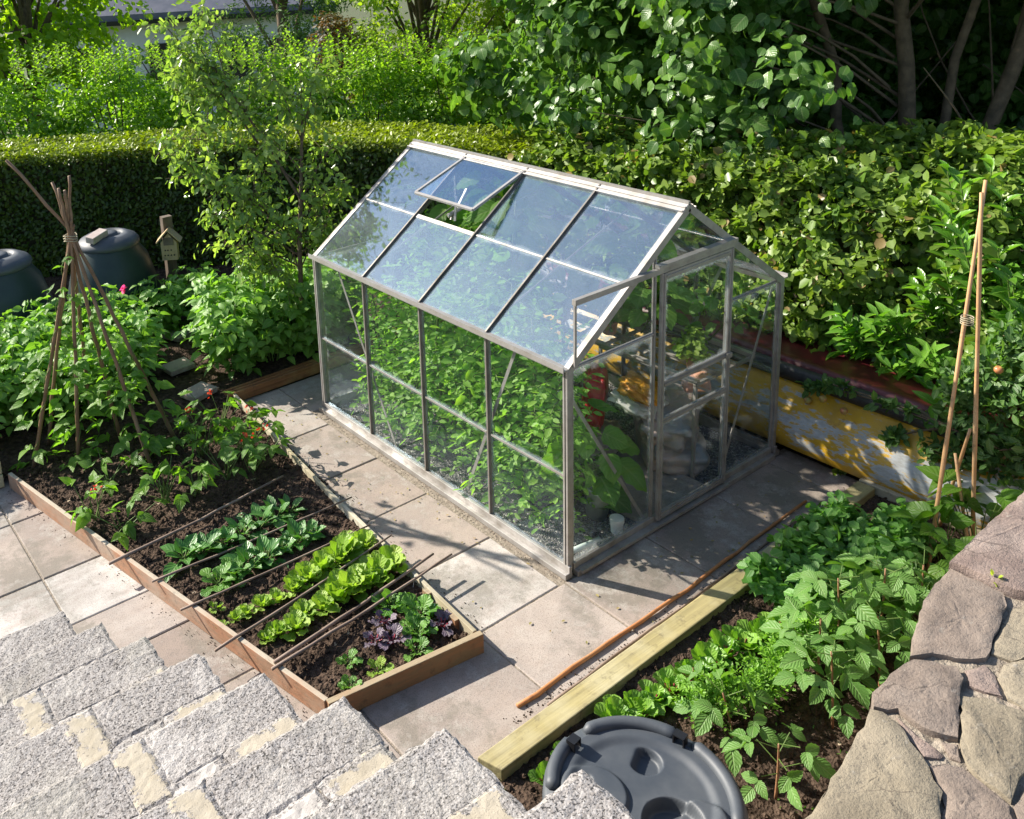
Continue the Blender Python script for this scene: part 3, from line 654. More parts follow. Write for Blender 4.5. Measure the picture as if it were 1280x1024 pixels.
# ================================================================ BEDS
def bed():
    o = thing('raised_bed', 'orange stained board edging around the salad bed beside the steps', 'raised bed', (-1.2, 1.3, 0))
    def board(pts, th, h, mat, z0=0):
        for (a, b) in zip(pts, pts[1:]):
            pass
        m = MB(); P = [Vector((*p, 0)) for p in pts]; n = len(P); L = []; R = []
        for i in range(n):
            d = (P[min(i+1, n-1)]-P[max(i-1, 0)]).normalized(); s = Vector((-d.y, d.x, 0))*th/2; L.append(P[i]+s); R.append(P[i]-s)
        m.prism([(v.x, v.y) for v in L]+[(v.x, v.y) for v in R[::-1]], z0, z0+h)
        return m.obj('board', mat, o, bevel=.003)
    board([(-1.655, -.01), (-1.755, .45), (-1.925, 1.25), (-2.085, 2.0), (-2.31, 3.08)], .028, .112, M['board_y'])
    board([(-.795, -.10), (-.73, .8), (-.68, 1.5), (-.60, 2.3), (-.52, 3.1)], .024, .105, M['sleeper_y'])
    board([(-1.66, -.025), (-.78, -.135)], .034, .114, M['board_x'])
    for y, xx in ((.05, -.82), (.3, -.8), (.65, -.78)):
        mb = MB(); mb.box((xx+.01, y, .05), (.03, .05, .1)); mb.obj('peg', M['board_x'], o)
    # right bed edging
    p = thing('timber_edging', 'weathered greenish sleeper edging the front of the right bed', 'edging', (.4, -.7, 0))
    mb = MB(); mb.prism([(-1.26, -.795), (-1.30, -.68), (1.98, -.60), (1.98, -.71)], 0, .10); mb.obj('timber', M['sleeper_x'], p, bevel=.005)
    p2 = thing('timber_edging', 'grey sleeper across the far end of the right bed by the boat', 'edging', (2.0, -1.2, 0))
    mb = MB(); mb.prism([(1.99, -2.1), (2.07, -2.1), (2.09, -.6), (1.99, -.6)], 0, .105); mb.obj('timber', M['sleeper_y'], p2, bevel=.005)
    p3 = thing('decking_boards', 'red brown grooved decking boards edging the potato patch', 'boards', (0, 3.17, 0))
    for k in range(3):
        mb = MB(); y = 3.16+.03*k; mb.bar((-.56, y-.01, .045), (1.95, y+.01, .045), .024, .09+.012*k); mb.obj('board', M['deck_x'], p3, bevel=.004)
    p4 = thing('sleeper_stack', 'two stacked pale timber sleepers at the far left end of the bed', 'sleepers', (-2.9, 3.2, 0))
    for k in range(2):
        mb = MB(); mb.box((-3.0, 3.2+.01*k, .055+.1*k), (1.3, .2, .095)); mb.obj('sleeper', M['sleeper_x'], p4, bevel=.006)
bed()
def cane(name, label, pts, r, mat, cat='cane', group=None, parent=None, nodes=True):
    P = [np.array(p, float) for p in pts]; Q = []
    for a, b in zip(P, P[1:]):
        n = max(2, int(np.linalg.norm(b-a)/.12))
        for t in np.linspace(0, 1, n, endpoint=False): Q.append(a+(b-a)*t)
    Q.append(P[-1]); m = MB(); pts2 = []; rr = []
    for i, q in enumerate(Q):
        j = rng.normal(size=3)*r*.25; pts2.append(q+j*(0 < i < len(Q)-1)); f = 1-.35*i/len(Q); rr.append(r*f*(1.16 if nodes and i % 2 else 1))
    m.tube(pts2, rr, 7); o = m.obj('cane' if parent is None else name, mat, parent, org=None if parent else tuple(P[0]), smooth=True)
    o.name = name
    if parent is None: setp(o, label, cat, group)
    return o
g = 'canes lying across the salad bed'
CR = [((-2.12, 1.63, .125), (-.84, 1.78, .122), .010, 'thick brown cane farthest from the steps lying across the bed'),
      ((-1.98, 1.32, .122), (-.62, 1.28, .12), .007, 'thin grey cane lying between the two spinach rows'),
      ((-1.95, 1.0, .120), (-.70, .965, .12), .007, 'thin cane lying between spinach and rear lettuce row'),
      ((-1.94, .60, .124), (-.66, .80, .12), .008, 'dark cane lying between the two lettuce rows'),
      ((-1.74, .34, .125), (-.58, .50, .125), .010, 'thick cane beside the front lettuces, left one of crossing pair'),
      ((-1.77, .31, .123), (-.50, .43, .125), .009, 'thick cane nearest the kale, long end over the path')]
for a, b, r, l in CR: cane('bamboo_cane', l, [a, ((a[0]+b[0])/2, (a[1]+b[1])/2, .112), b], r, M['cane_dark'], group=g)
cane('bamboo_cane', 'long reddish cane lying on the paving along the sleeper', [(-.9, -.515, .012), (.4, -.50, .012), (1.66, -.45, .012)], .011, M['cane_ground'])
cane('bamboo_cane', 'dark thin cane lying right against the sleeper edging', [(-.78, -.60, .010), (.4, -.565, .010), (1.5, -.52, .010)], .008, M['cane_dark'])
for k, (x, y) in enumerate(((-.60, 1.86), (-.70, 1.33), (-.80, .42), (-.86, .17))):
    mb = MB(); mb.bar((x, y, .03), (x+.01, y-.01, .13), .016, .003); setp(mb.obj('plant_label', M['white'], org=(x, y, .03)), ('white plant label at the runner bean end of the board', 'white plant label beside the far lettuce end', 'white plant label behind the purple kale', 'white plant label nearest the bed corner')[k], 'label')

# soil crumbs and dry leaf bits on the paving
m = MB(); rr = random.Random(21)
def crumb(x, y, r, z=.002):
    a = rr.random()*6; ring = [(x+r*math.cos(a+k*1.257)*rr.uniform(.6, 1.2), y+r*math.sin(a+k*1.257)*rr.uniform(.6, 1.2), z) for k in range(5)]; m.add(ring+[(x, y, z+r*.8)], [(k, (k+1) % 5, 5) for k in range(5)])
for k in range(420):
    t = rr.random(); y = -.1+t*3.2; x = -.78+(.27)*t+abs(rr.gauss(0, .07))+.02; crumb(x, y, rr.uniform(.0015, .006))
for k in range(500): crumb(rr.uniform(-1.0, 2.0), -.585+abs(rr.gauss(0, .03)), rr.uniform(.0015, .006))
for k in range(160): crumb(-.055+-abs(rr.gauss(0, .03)), rr.uniform(0, 2.5), rr.uniform(.0015, .005))
for k in range(200): t = rr.random(); crumb(np.interp(t*3.1, [0, .4, 1.2, 2.0, 3.08], [-1.66, -1.75, -1.93, -2.09, -2.31])-.02-abs(rr.gauss(0, .05)), t*3.1, rr.uniform(.0015, .005))
for k in range(90): crumb(rr.uniform(-.7, 2.0), rr.uniform(-.55, -.07), rr.uniform(.001, .003))
setp(m.obj('soil_crumbs', M['soil']), 'dark soil crumbs scattered on the paving beside the bed boards', 'soil crumbs', kind='stuff')
dl = Fol(); n = 90; P = np.stack([np.concatenate([rng.uniform(-.6, -.1, 50), rng.uniform(-.5, 2.0, 40)]), np.concatenate([rng.uniform(0, 3.0, 50), rng.uniform(-.58, -.06, 40)]), np.full(n, .006)], 1)
dl.add('ov', P, unit(rv(n)*[1, 1, .1]), unit(rv(n, .25)+np.array([0, 0, 1.])), .014+.012*rng.random(n)); M['dryleaf'] = simple('dry_leaf', (.30, .20, .09), .8, c2=(.2, .2, .06))
setp(dl.build('fallen_leaves', M['dryleaf']), 'few small dry fallen leaves lying on the paving', 'leaves', kind='stuff')

# ================================================================ GREENHOUSE
W_, L_, HE, HR = 2.0, 2.55, 1.284, 1.997
def greenhouse():
    o = thing('greenhouse', 'small aluminium framed glass greenhouse full of tomato plants on the patio', 'greenhouse', (0, 0, 0))
    A = M['alu']; BY = [L_*k/4 for k in range(5)]; K = (HR-HE)/(W_/2); nrL = Vector((-K, 0, 1)).normalized(); nrR = Vector((K, 0, 1)).normalized()
    def bar(name, p, q, up, wd=.026, dp=.022, fin=.010, dark=True):
        m = MB(); p = Vector(p); q = Vector(q); u = Vector(up).normalized()
        m.bar(p, q, wd, dp*.45, up); a = (q-p).normalized(); sd = a.cross(u).normalized()
        m.bar(p+u*dp*.5, q+u*dp*.5, .011, dp*.6, up); m.bar(p-u*dp*.6, q-u*dp*.6, .008, dp*.9, up)
        return m.obj(name, M['alu_dark'] if name == 'roof_bar' else M['alu_bar'], o)
    def pane(pts, dust_haze, name='pane', parent=None):
        P = [Vector(p) for p in pts]; nn = (P[1]-P[0]).cross(P[-1]-P[0]).normalized()*.002
        n = len(P); m = MB(); m.add([p+nn for p in P]+[p-nn for p in P], [tuple(range(n)), tuple(range(2*n-1, n-1, -1))]+[(i, n+i, n+(i+1) % n, (i+1) % n) for i in range(n)])
        g_ = mesh(name, m.V, m.F, M['glass'], parent or o, (0, 0, 0), luv=([(0, 0, 0), (1, 0, 0), (1, 1, 0), (0, 1, 0)] if n == 4 else [(.5, .5, 0)]*n)*2); g_['dust_haze'] = dust_haze; return g_
    # base
    for nm, p, q in (('base_rail', (0, -.03, 0), (0, L_+.03, 0)), ('base_rail', (W_, -.03, 0), (W_, L_+.03, 0)), ('base_rail', (.03, 0, 0), (W_-.03, 0, 0)), ('base_rail', (.03, L_, 0), (W_-.03, L_, 0))):
        m = MB(); P = Vector(p); Q = Vector(q); a = (Q-P).normalized(); sd = a.cross(Vector((0, 0, 1)))
        ctr = Vector((W_/2, L_/2, 0)); s = -1 if sd.dot(ctr-P) > 0 else 1; sd = sd*s
        m.bar(P+sd*.022+Vector((0, 0, .018)), Q+sd*.022+Vector((0, 0, .018)), .055, .036); m.bar(P+sd*.008+Vector((0, 0, .055)), Q+sd*.008+Vector((0, 0, .055)), .022, .04)
        m.obj(nm, A, o, bevel=.003)
    for x in (0, W_):
        for y in (0, L_):
            m = MB(); m.box((x, y, .66), (.036, .036, 1.25)); m.box((x+(.012 if x == 0 else -.012), y, .66), (.06, .012, 1.25)); m.obj('corner_post', A, o, bevel=.002)
        sgn = -1 if x == 0 else 1
        for y in BY[1:-1]: bar('glazing_bar', (x, y, .06), (x, y, HE), (sgn, 0, 0))
        m = MB(); gx_ = x+sgn*.02
        m.bar((gx_, -.02, HE+.008), (gx_, L_+.02, HE+.008), .055, .010); m.bar((gx_+sgn*.028, -.02, HE+.016), (gx_+sgn*.028, L_+.02, HE+.016), .006, .032); m.bar((x, -.02, HE-.016), (x, L_+.02, HE-.016), .02, .03)
        m.obj('gutter', A, o)
        for k in range(4):
            y0, y1 = BY[k]+.008, BY[k+1]-.008; s = x-sgn*.002
            pane([(s, y0, .07), (s, y1, .07), (s, y1, .625), (s, y0, .625)], .03 if x == 0 else .02); pane([(s, y0, .63), (s, y1, .63), (s, y1, HE-.01), (s, y0, HE-.01)], .02 if x == 0 else .015)
            m = MB(); m.bar((x+sgn*.004, y0+.012, .628), (x+sgn*.004, y1-.012, .628), .008, .012); m.obj('glass_joint', A, o)
        xx = x-sgn*.03
        for a, b in (((xx, 2.30, 1.26), (xx, 1.66, .05)), ((xx, .42, 1.26), (xx, .92, .05))):
            m = MB(); m.bar(a, b, .022, .004, (1, 0, 0)); m.obj('brace', A, o)
    # roof bars
    for y in BY:
        for s, up in ((0, nrL), (1, nrR)):
            e = Vector((0 if s == 0 else W_, y, HE)); r = Vector((W_/2, y, HR))
            yy = .008 if y == 0 else (-.008 if y == L_ else 0)
            if y in (0, L_):
                m = MB(); m.bar(e+up*.004, r+up*.004, .034, .018, up); sg = -1 if y == 0 else 1; m.bar(e+Vector((0, sg*.016, -.008)), r+Vector((0, sg*.016, -.008)), .005, .045, up); m.obj('end_rafter', A, o)
            else: bar('roof_bar', e+up*.006, r+up*.006, up)
    m = MB()
    for up, sg in ((nrL, -1), (nrR, 1)):
        d = Vector((sg*1.0, 0, -K)).normalized(); c = Vector((W_/2, 0, HR))+up*.016
        m.bar(c+d*.030+Vector((0, -.015, 0)), c+d*.030+Vector((0, L_+.015, 0)), .058, .006, up)
        m.bar(c+d*.060+up*.002+Vector((0, -.015, 0)), c+d*.060+up*.002+Vector((0, L_+.015, 0)), .008, .02, up)
        m.bar(c+d*.028+up*.005+Vector((0, -.015, 0)), c+d*.028+up*.005+Vector((0, L_+.015, 0)), .010, .010, up)
    m.bar((W_/2, -.015, HR+.022), (W_/2, L_+.015, HR+.022), .018, .018); m.obj('ridge_cap', A, o)
    def rp(s, t, y):   # point on roof slope, t 0 eave..1 ridge
        x = t*W_/2 if s == 0 else W_-t*W_/2; return (x, y, HE+t*(HR-HE)+.006)
    for s in (0, 1):
        for k in range(4):
            y0, y1 = BY[k]+.008, BY[k+1]-.008; dst = .12 if s == 0 else .02
            q = [rp(s, .0, y0), rp(s, .49, y0), rp(s, .49, y1), rp(s, .0, y1)]; pane(q if s == 0 else q[::-1], dst)
            m = MB(); a, b = Vector(rp(s, .49, y0)), Vector(rp(s, .49, y1)); up = nrL if s == 0 else nrR
            m.bar(a+up*.004, b+up*.004, .012 if not (s == 0 and k == 2) else .03, .006, up); m.obj('glass_joint', A, o)
            if not (s == 0 and k == 2):
                q = [rp(s, .495, y0), rp(s, .97, y0), rp(s, .97, y1), rp(s, .495, y1)]; pane(q if s == 0 else q[::-1], dst*.75)
    # purlin and ridge beam inside
    m = MB(); m.bar((W_/2, 0, HR-.03), (W_/2, L_, HR-.03), .012, .05); m.obj('ridge_beam', A, o)
    for y in (BY[1], BY[3]):
        m = MB(); m.bar((.06, y+.01, HE+.06), (W_/2+.25, y+.01, HR-.22), .014, .004, (0, 1, 0)); m.obj('brace', A, o)
    # vent (third bay from the gable), hinged at the ridge
    v = D.objects.new('roof_vent', None); COL.objects.link(v); v.parent = o
    y0, y1 = BY[2]+.012, BY[3]-.012; hi = Vector((W_/2-.03, 0, HR-.005)); lo = Vector((.485, 0, 1.815)); up = (lo-hi).cross(Vector((0, 1, 0))).normalized()
    if up.z < 0: up = -up
    Y = lambda p, y: Vector((p.x, y, p.z))
    m = MB(); m.bar(Y(hi, y0), Y(lo, y0), .02, .018, up); m.bar(Y(hi, y1), Y(lo, y1), .02, .018, up); m.bar(Y(lo, y0), Y(lo, y1), .022, .016, up); m.bar(Y(hi, y0), Y(hi, y1), .014, .016, up)
    m.obj('vent_frame', A, v, org=(0, 0, 0)); g_ = pane([Y(lo, y0), Y(lo, y1), Y(hi, y1), Y(hi, y0)], .05, 'vent_pane', v)
    m = MB(); ym = (y0+y1)/2-.03; c0 = Vector((.56, ym, 1.66)); c1 = Vector((.60, ym+.02, 1.83))
    m.bar(c0, c1, .016, .012); m.bar(c0+Vector((0, .04, 0)), c1+Vector((.12, .03, .02)), .016, .012); m.tube([c0+Vector((-.02, .05, .03)), c0+Vector((.14, .02, .09))], .016, 8); m.obj('vent_opener', A, v, org=(0, 0, 0))
    # gables
    for y, front in ((0, True), (L_, False)):
        sg = -1 if front else 1; X1, X2 = .715, 1.415; zt = 1.665
        def barg(nm, p, q, wd=.024, dp=.02): 
            m = MB(); m.bar(p, q, wd, dp*.5, (0, sg, 0)); m.bar(Vector(p)+Vector((0, sg*.008, 0)), Vector(q)+Vector((0, sg*.008, 0)), wd*.4, dp*.7, (0, sg, 0)); m.obj(nm, A, o)
        zr = lambda x: HE+K*min(x, W_-x)
        barg('gable_post', (X1, y, .06), (X1, y, zr(X1)-.01)); barg('gable_post', (X2, y, .06), (X2, y, zr(X2)-.01))
        barg('eave_bar', (.02, y, HE), (X1-.012, y, HE), .02); barg('eave_bar', (X2+.012, y, HE), (W_-.02, y, HE), .02)
        d_ = .018
        pane([(.02, y, .07), (X1-.01, y, .07), (X1-.01, y, HE-.008), (.02, y, HE-.008)], d_); pane([(X2+.01, y, .07), (W_-.02, y, .07), (W_-.02, y, HE-.008), (X2+.01, y, HE-.008)], d_)
        pane([(.06, y, HE+.008), (X1-.01, y, HE+.008), (X1-.01, y, zr(X1)-.02)], d_); pane([(X2+.01, y, HE+.008), (W_-.06, y, HE+.008), (X2+.01, y, zr(X2)-.02)], d_)
        pane([(X1+.01, y, zt+.02), (X2-.01, y, zt+.02), (X2-.01, y, zr(X2)-.02), (W_/2, y, HR-.03), (X1+.01, y, zr(X1)-.02)], d_)
        if front:
            for a, b in (((.05, .03, 1.10), (.69, .03, .06)), ((1.96, .03, 1.24), (1.47, .03, .06))):
                m = MB(); m.bar(a, b, .022, .004, (0, 1, 0)); m.obj('brace', A, o)
            m = MB(); m.bar((.02, -.030, 1.675), (1.43, -.030, 1.675), .032, .026, (0, 1, 0)); m.bar((.7, -.036, 1.705), (1.43, -.036, 1.705), .020, .040, (0, 1, 0)); m.obj('door_track', A, o)
            m = MB(); m.bar((.03, -.030, 1.30), (.03, -.030, 1.66), .016, .010, (0, 1, 0)); m.obj('track_support', A, o)
            m = MB(); m.bar((.05, -.05, .03), (1.43, -.05, .03), .018, .03, (0, 1, 0)); m.obj('bottom_track', A, o)
            dr = D.objects.new('door', None); COL.objects.link(dr); dr.parent = o; yd = -.034
            m = MB()
            for x in (.752, 1.395): m.bar((x, yd, .055), (x, yd, 1.655), .034, .020, (0, 1, 0)); m.bar((x, yd-.012, .055), (x, yd-.012, 1.655), .008, .008, (0, 1, 0))
            for z, h in ((.075, .04), (.715, .036), (.955, .036), (1.635, .04)): m.bar((.770, yd, z), (1.377, yd, z), h, .018, (0, 1, 0)); m.bar((.770, yd-.011, z), (1.377, yd-.011, z), .008, .006, (0, 1, 0))
            m.obj('door_frame', A, dr, org=(0, 0, 0))
            for z0, z1 in ((.095, .697), (.733, .937), (.973, 1.615)): pane([(.77, yd, z0), (1.377, yd, z0), (1.377, yd, z1), (.77, yd, z1)], .018, 'door_pane', dr)
            m = MB(); m.box((1.385, yd-.02, .955), (.05, .012, .03)); m.obj('door_handle', A, dr, org=(0, 0, 0))
        else:
            pane([(X1+.01, y, .07), (X2-.01, y, .07), (X2-.01, y, zt-.01), (X1+.01, y, zt-.01)], d_); barg('eave_bar', (X1+.012, y, zt), (X2-.012, y, zt), .02)
greenhouse()
# inside the greenhouse
def staging():
    o = thing('staging_bench', 'slatted aluminium staging bench along the far side of the greenhouse', 'bench', (1.62, .8, 0))
    for x, wd in ((1.30, .035), (1.50, .022), (1.70, .022), (1.90, .035)):
        m = MB(); m.bar((x, .10, .745), (x, 2.45, .745), wd, .012); m.bar((x, .10, .73), (x, 2.45, .73), .004, .03); m.obj('slat', M['alu'], o)
    for y in (.12, .9, 1.7, 2.43):
        m = MB(); m.bar((1.29, y, .715), (1.93, y, .715), .02, .02); m.bar((1.30, y, .01), (1.30, y, .71), .02, .02); m.bar((1.31, y, .70), (1.90, y, .35), .016, .01, (0, 1, 0)); m.obj('leg', M['alu'], o)
staging()
m = MB(); m.box((.98, .32, .034), (.62, .62, .035)); setp(m.obj('paving_slab', M['slab'], org=(.98, .32, .016), bevel=.004), 'single square flagstone lying on gravel inside the greenhouse door', 'slab')
def bag(name, label, c, sz, mat, rz=0, tilt=(0, 0), cat='bag', seed=0, fold=.12):
    m = MB(); nu, nv = 52, 34
    for j in range(nv+1):
        th = math.pi*j/nv-math.pi/2
        for i in range(nu):
            ph = 2*math.pi*i/nu; s = lambda v, e: math.copysign(abs(v)**e, v)
            x = s(math.cos(th), .45)*s(math.cos(ph), .45); y = s(math.cos(th), .45)*s(math.sin(ph), .45); z = s(math.sin(th), .6)
            k = 1+fold*mn.noise(Vector((x*2+seed, y*2, z*2)))+fold*.6*mn.noise(Vector((x*5+seed, y*5, z*4)))+fold*.3*abs(mn.noise(Vector((x*9+seed, y*4, z*9))))+fold*.22*mn.noise(Vector((x*22, y*14, z*22+seed)))
            m.V.append((x*k*sz[0]/2, y*k*sz[1]/2, z*k*sz[2]/2))
    for j in range(nv):
        for i in range(nu): m.F.append((j*nu+i, j*nu+(i+1) % nu, (j+1)*nu+(i+1) % nu, (j+1)*nu+i))
    o = m.obj(name, mat, smooth=True); o.location = c; o.rotation_euler = (tilt[0], tilt[1], rz); return setp(o, label, cat)
rb = thing('compost_bag', 'bright red plastic bag standing among the tomato plants', 'bag', (1.12, .80, .40))
b_ = bag('x', 'x', (0, 0, 0), (.16, .34, .42), M['bagred'], fold=.16); b_.name = 'sack'; [b_.pop(k, None) for k in ('label', 'category')] if hasattr(b_, 'pop') else None
for k in ('label', 'category'):
    if k in b_: del b_[k]
b_.parent = rb; rb.rotation_euler = (0, .1, -.9)
m = MB(); m.box((-.088, .07, .10), (.003, .05, .012)); m.box((-.088, .07, .06), (.003, .05, .012)); m.box((-.088, .093, .08), (.003, .012, .05)); m.obj('lettering', M['white'], rb, org=(0, 0, 0))
m = MB(); m.box((-.088, -.13, -.06), (.003, .03, .07)); m.obj('barcode', M['white'], rb, org=(0, 0, 0))
bag('compost_bag', 'large grey compost bag lying on the gravel, lowest of its pile', (1.45, .42, .13), (.62, .40, .24), M['baggrey'], .9, seed=1)
bag('compost_bag', 'pale grey crumpled bag slumped on top of the compost bag', (1.42, .40, .34), (.54, .36, .22), M['baggrey'], .6, (.1, -.12), seed=4, fold=.25)
bag('compost_bag', 'white and blue plastic sheet bag below the golden bag', (1.26, .52, .47), (.40, .28, .12), M['white'], .3, (.3, .2), seed=6, fold=.3)
bag('net_bag', 'golden orange folded bag lying under the staging bench', (1.22, .48, .57), (.34, .24, .10), M['baggold'], .5, (.35, .2), seed=8, fold=.3)
bag('compost_bag', 'dull grey bag lying under the red bag near the tomatoes', (1.10, .82, .12), (.34, .40, .20), M['baggrey'], .2, seed=12, fold=.2)
m = MB(); m.lathe([(0, 0), (.05, 0), (.07, .14), (.074, .14), (.074, .155), (.066, .155), (.066, .14), (.055, .01)], (0, 0, 0), 20)
o = m.obj('plant_pot', M['terracotta'], smooth=True); o.location = (1.40, .28, .62); o.rotation_euler = (1.4, .2, .9); setp(o, 'small pinkish clay pot lying on its side on the grey bags', 'pot')
m = MB(); m.lathe([(0, .004), (.062, .004), (.064, 0), (.085, .19), (.092, .19), (.092, .2), (.083, .2), (.063, .012), (0, .012)], (0, 0, 0), 28)
o = m.obj('bucket', M['pot'], smooth=True); o.location = (.53, .26, .03); o.rotation_euler = (.12, .1, 0); setp(o, 'translucent white bucket standing on the gravel by the tomatoes', 'bucket')
m = MB(); m.lathe([(0, 0), (.035, 0), (.04, .07), (.044, .07), (.044, .095), (0, .096)], (0, 0, 0), 24)
o = m.obj('tub', M['white'], smooth=False); o.location = (.50, .07, .025); setp(o, 'small lidded white tub on the gravel behind the front glass', 'tub')
m = MB(); m.tube([(.10, .085, .055), (.33, .055, .055)], .018, 10); setp(m.obj('plastic_bottle', M['pot'], org=(.1, .085, .04), smooth=True), 'clear plastic tube lying inside the near corner of the greenhouse', 'tube')

# ---- plants inside
def tomato_proto(h, seed):
    o = thing('tomato_plant', 'tomato', 'tomato plant', (0, 0, 0)); f = Fol(); m = MB()
    n = 48; zs = np.linspace(.04, h, n); a = np.arange(n)*2.4+seed
    st = [np.array([math.sin(z*4+seed)*.03, math.cos(z*3)*.03, z]) for z in np.linspace(0, h, 9)]; m.tube(st, [.009]*8+[.004], 6)
    base = np.array([[np.interp(z, [p[2] for p in st], [p[i] for p in st]) for i in (0, 1)]+[z] for z in zs])
    ax = np.stack([np.cos(a), np.sin(a), .25+.0*a], 1)+rv(n, .12); nr = unit(np.array([0, 0, 1])+rv(n, .2))
    compound(f, 'ov', base, ax, nr, .25, 4, .060, .45, 1.0, .55, .5); compound(f, 'ov', base+ax*.08+rv(n, .02), unit(ax+rv(n, .6)), nr, .18, 4, .045, .4, 1.0, .5, .5)
    for b, d in zip(base, unit(ax)): m.tube([b, b+d*.12, b+d*.2+np.array([0, 0, -.03])], .003, 4, False)
    f.build('foliage', M['tomato'], o); m.obj('stem', M['stem'], o, smooth=True)
    for k in range(5):
        b = base[4+k*3]+unit(ax[4+k*3])*.06-np.array([0, 0, .04]); q = MB(); q.lathe([(0, -.018), (.012, -.014), (.018, 0), (.012, .014), (0, .018)], b, 10); q.obj('tomato', M['tomfruit'], o, smooth=True)
    return o
TP = [tomato_proto(1.30, 0), tomato_proto(1.15, 2), tomato_proto(1.05, 4)]
spots = [(.27, .32, 0, .86), (.30, .60, 1, 1.0), (.28, .88, 2, 1.08), (.30, 1.14, 0, .92), (.28, 1.42, 1, 1.02), (.3, 1.70, 2, 1.08), (.28, 1.98, 0, .88), (.30, 2.24, 1, .9), (.55, .95, 2, 1.3), (.62, 1.45, 0, 1.12), (.6, 2.0, 1, 1.25), (.52, .60, 2, .85), (.95, 2.3, 0, 1.2), (1.0, 1.85, 1, 1.28)]
ords = ['first', 'second', 'third', 'fourth', 'fifth', 'sixth', 'seventh', 'eighth', 'ninth', 'tenth', 'eleventh', 'twelfth', 'thirteenth', 'fourteenth', 'fifteenth', 'sixteenth']
used = [0, 0, 0]
for i, (x, y, p, s) in enumerate(spots):
    lb = (f'{ords[i]} tomato plant from the door end in the row by the left glass' if i < 8 else f'{ords[i-8]} tomato plant from the door end in the inner greenhouse row')
    if not used[p]: o = TP[p]; used[p] = 1; s = s*1.12; o.location = (x, y, .02); o.rotation_euler = (0, 0, i*1.3); o.scale = (s,)*3; o['label'] = lb; o['group'] = 'tomato plants in the greenhouse'
    else: copy_tree(TP[p], (x, y, .02), i*1.3, s, lb, 'tomato plants in the greenhouse')
def cucumber(x, y, z0, h, label, seed, big=.17, zt=None):
    o = thing('cucumber_plant', label, 'plant', (x, y, z0), group='broad leaved plants in the greenhouse'); f = Fol(); m = MB(); n = int(h*36)
    pts = [np.array([x+math.sin(t*6+seed)*.06, y+math.cos(t*5+seed)*.08, z0+t*h]) for t in np.linspace(0, 1, 9)]; m.tube(pts, .006, 6)
    t = np.linspace(.12, 1, n); b = np.array([[x+math.sin(q*6+seed)*.06, y+math.cos(q*5+seed)*.08, z0+q*h] for q in t]); a = np.arange(n)*2.4
    d = np.stack([np.cos(a), np.sin(a), .35+a*0], 1); L = .10+.08*rng.random(n)
    for q, dd, l in zip(b, d, L): m.tube([q, q+dd*l], .003, 4, False)
    f.add('cuke', b+d*L[:, None], unit(d*[1, 1, -.6]+rv(n, .25)), unit(np.array([-.35, -.3, .9])+rv(n, .3)), big*(.6+.6*rng.random(n)))
    f.build('foliage', M['cucumber'], o); m.obj('stem', M['stem'], o, smooth=True)
cucumber(1.55, .75, .76, .75, 'broad leaved vine on the bench at the door end', 1)
cucumber(1.65, 1.15, .76, .85, 'broad leaved vine on the bench, second from the door', 2)
cucumber(1.6, 1.6, .76, .95, 'tall broad leaved vine midway along the bench', 3)
cucumber(1.6, 2.05, .76, .95, 'broad leaved vine towards the back of the bench', 4)
cucumber(1.15, 2.2, .02, 1.6, 'tall broad leaved vine in the back of the greenhouse', 5)
cucumber(.52, .34, .02, .62, 'large leaved squash plant beside the red bag', 6, .20)
cucumber(.95, 1.35, .02, 1.72, 'tall broad leaved vine standing in the middle aisle', 8, .2)
cucumber(1.1, 1.75, .02, 1.75, 'tall broad leaved vine behind the middle aisle vine', 9, .2)
cucumber(1.8, .35, .76, .5, 'small climbing vine in the right front corner of the greenhouse', 7, .10)
def herb(x, y, z, r, label, mat, tpl, size, n, name='herb_plant'):
    o = thing(name, label, 'plant', (x, y, z)); f = Fol(); m = MB()
    cen = ellipsoid_pts((x, y, z+.05+r*.9), (r*.7, r*.7, r*.8), 12, .3); clumps(f, tpl, cen, r*.4, n//12, size, .2)
    for c in cen: m.tube([(x, y, z+.06), c], .003, 4, False)
    f.build('foliage', M[mat], o); m.obj('stem', M['stem'], o)
    q = MB(); q.lathe([(0, 0), (.045, 0), (.06, .09), (.066, .09), (.066, .1), (.055, .1), (.05, .08), (0, .08)], (x, y, z), 18); q.obj('pot', M['terracotta'] if rng.random() > .5 else M['black'], o, smooth=True)
herb(1.42, .22, .755, .13, 'pale green basil plant in a pot at the bench corner', 'lettuce', 'wide', .045, 420)
herb(1.45, .95, .755, .12, 'fine leaved pale herb on the bench behind the door post', 'parsley', 'ov', .03, 420)
herb(1.85, .85, .755, .13, 'leafy pot plant at the back of the bench', 'bean', 'wide', .05, 300)
herb(1.4, 1.35, .755, .12, 'bushy herb in the middle of the bench', 'kale_green', 'ov', .04, 360)

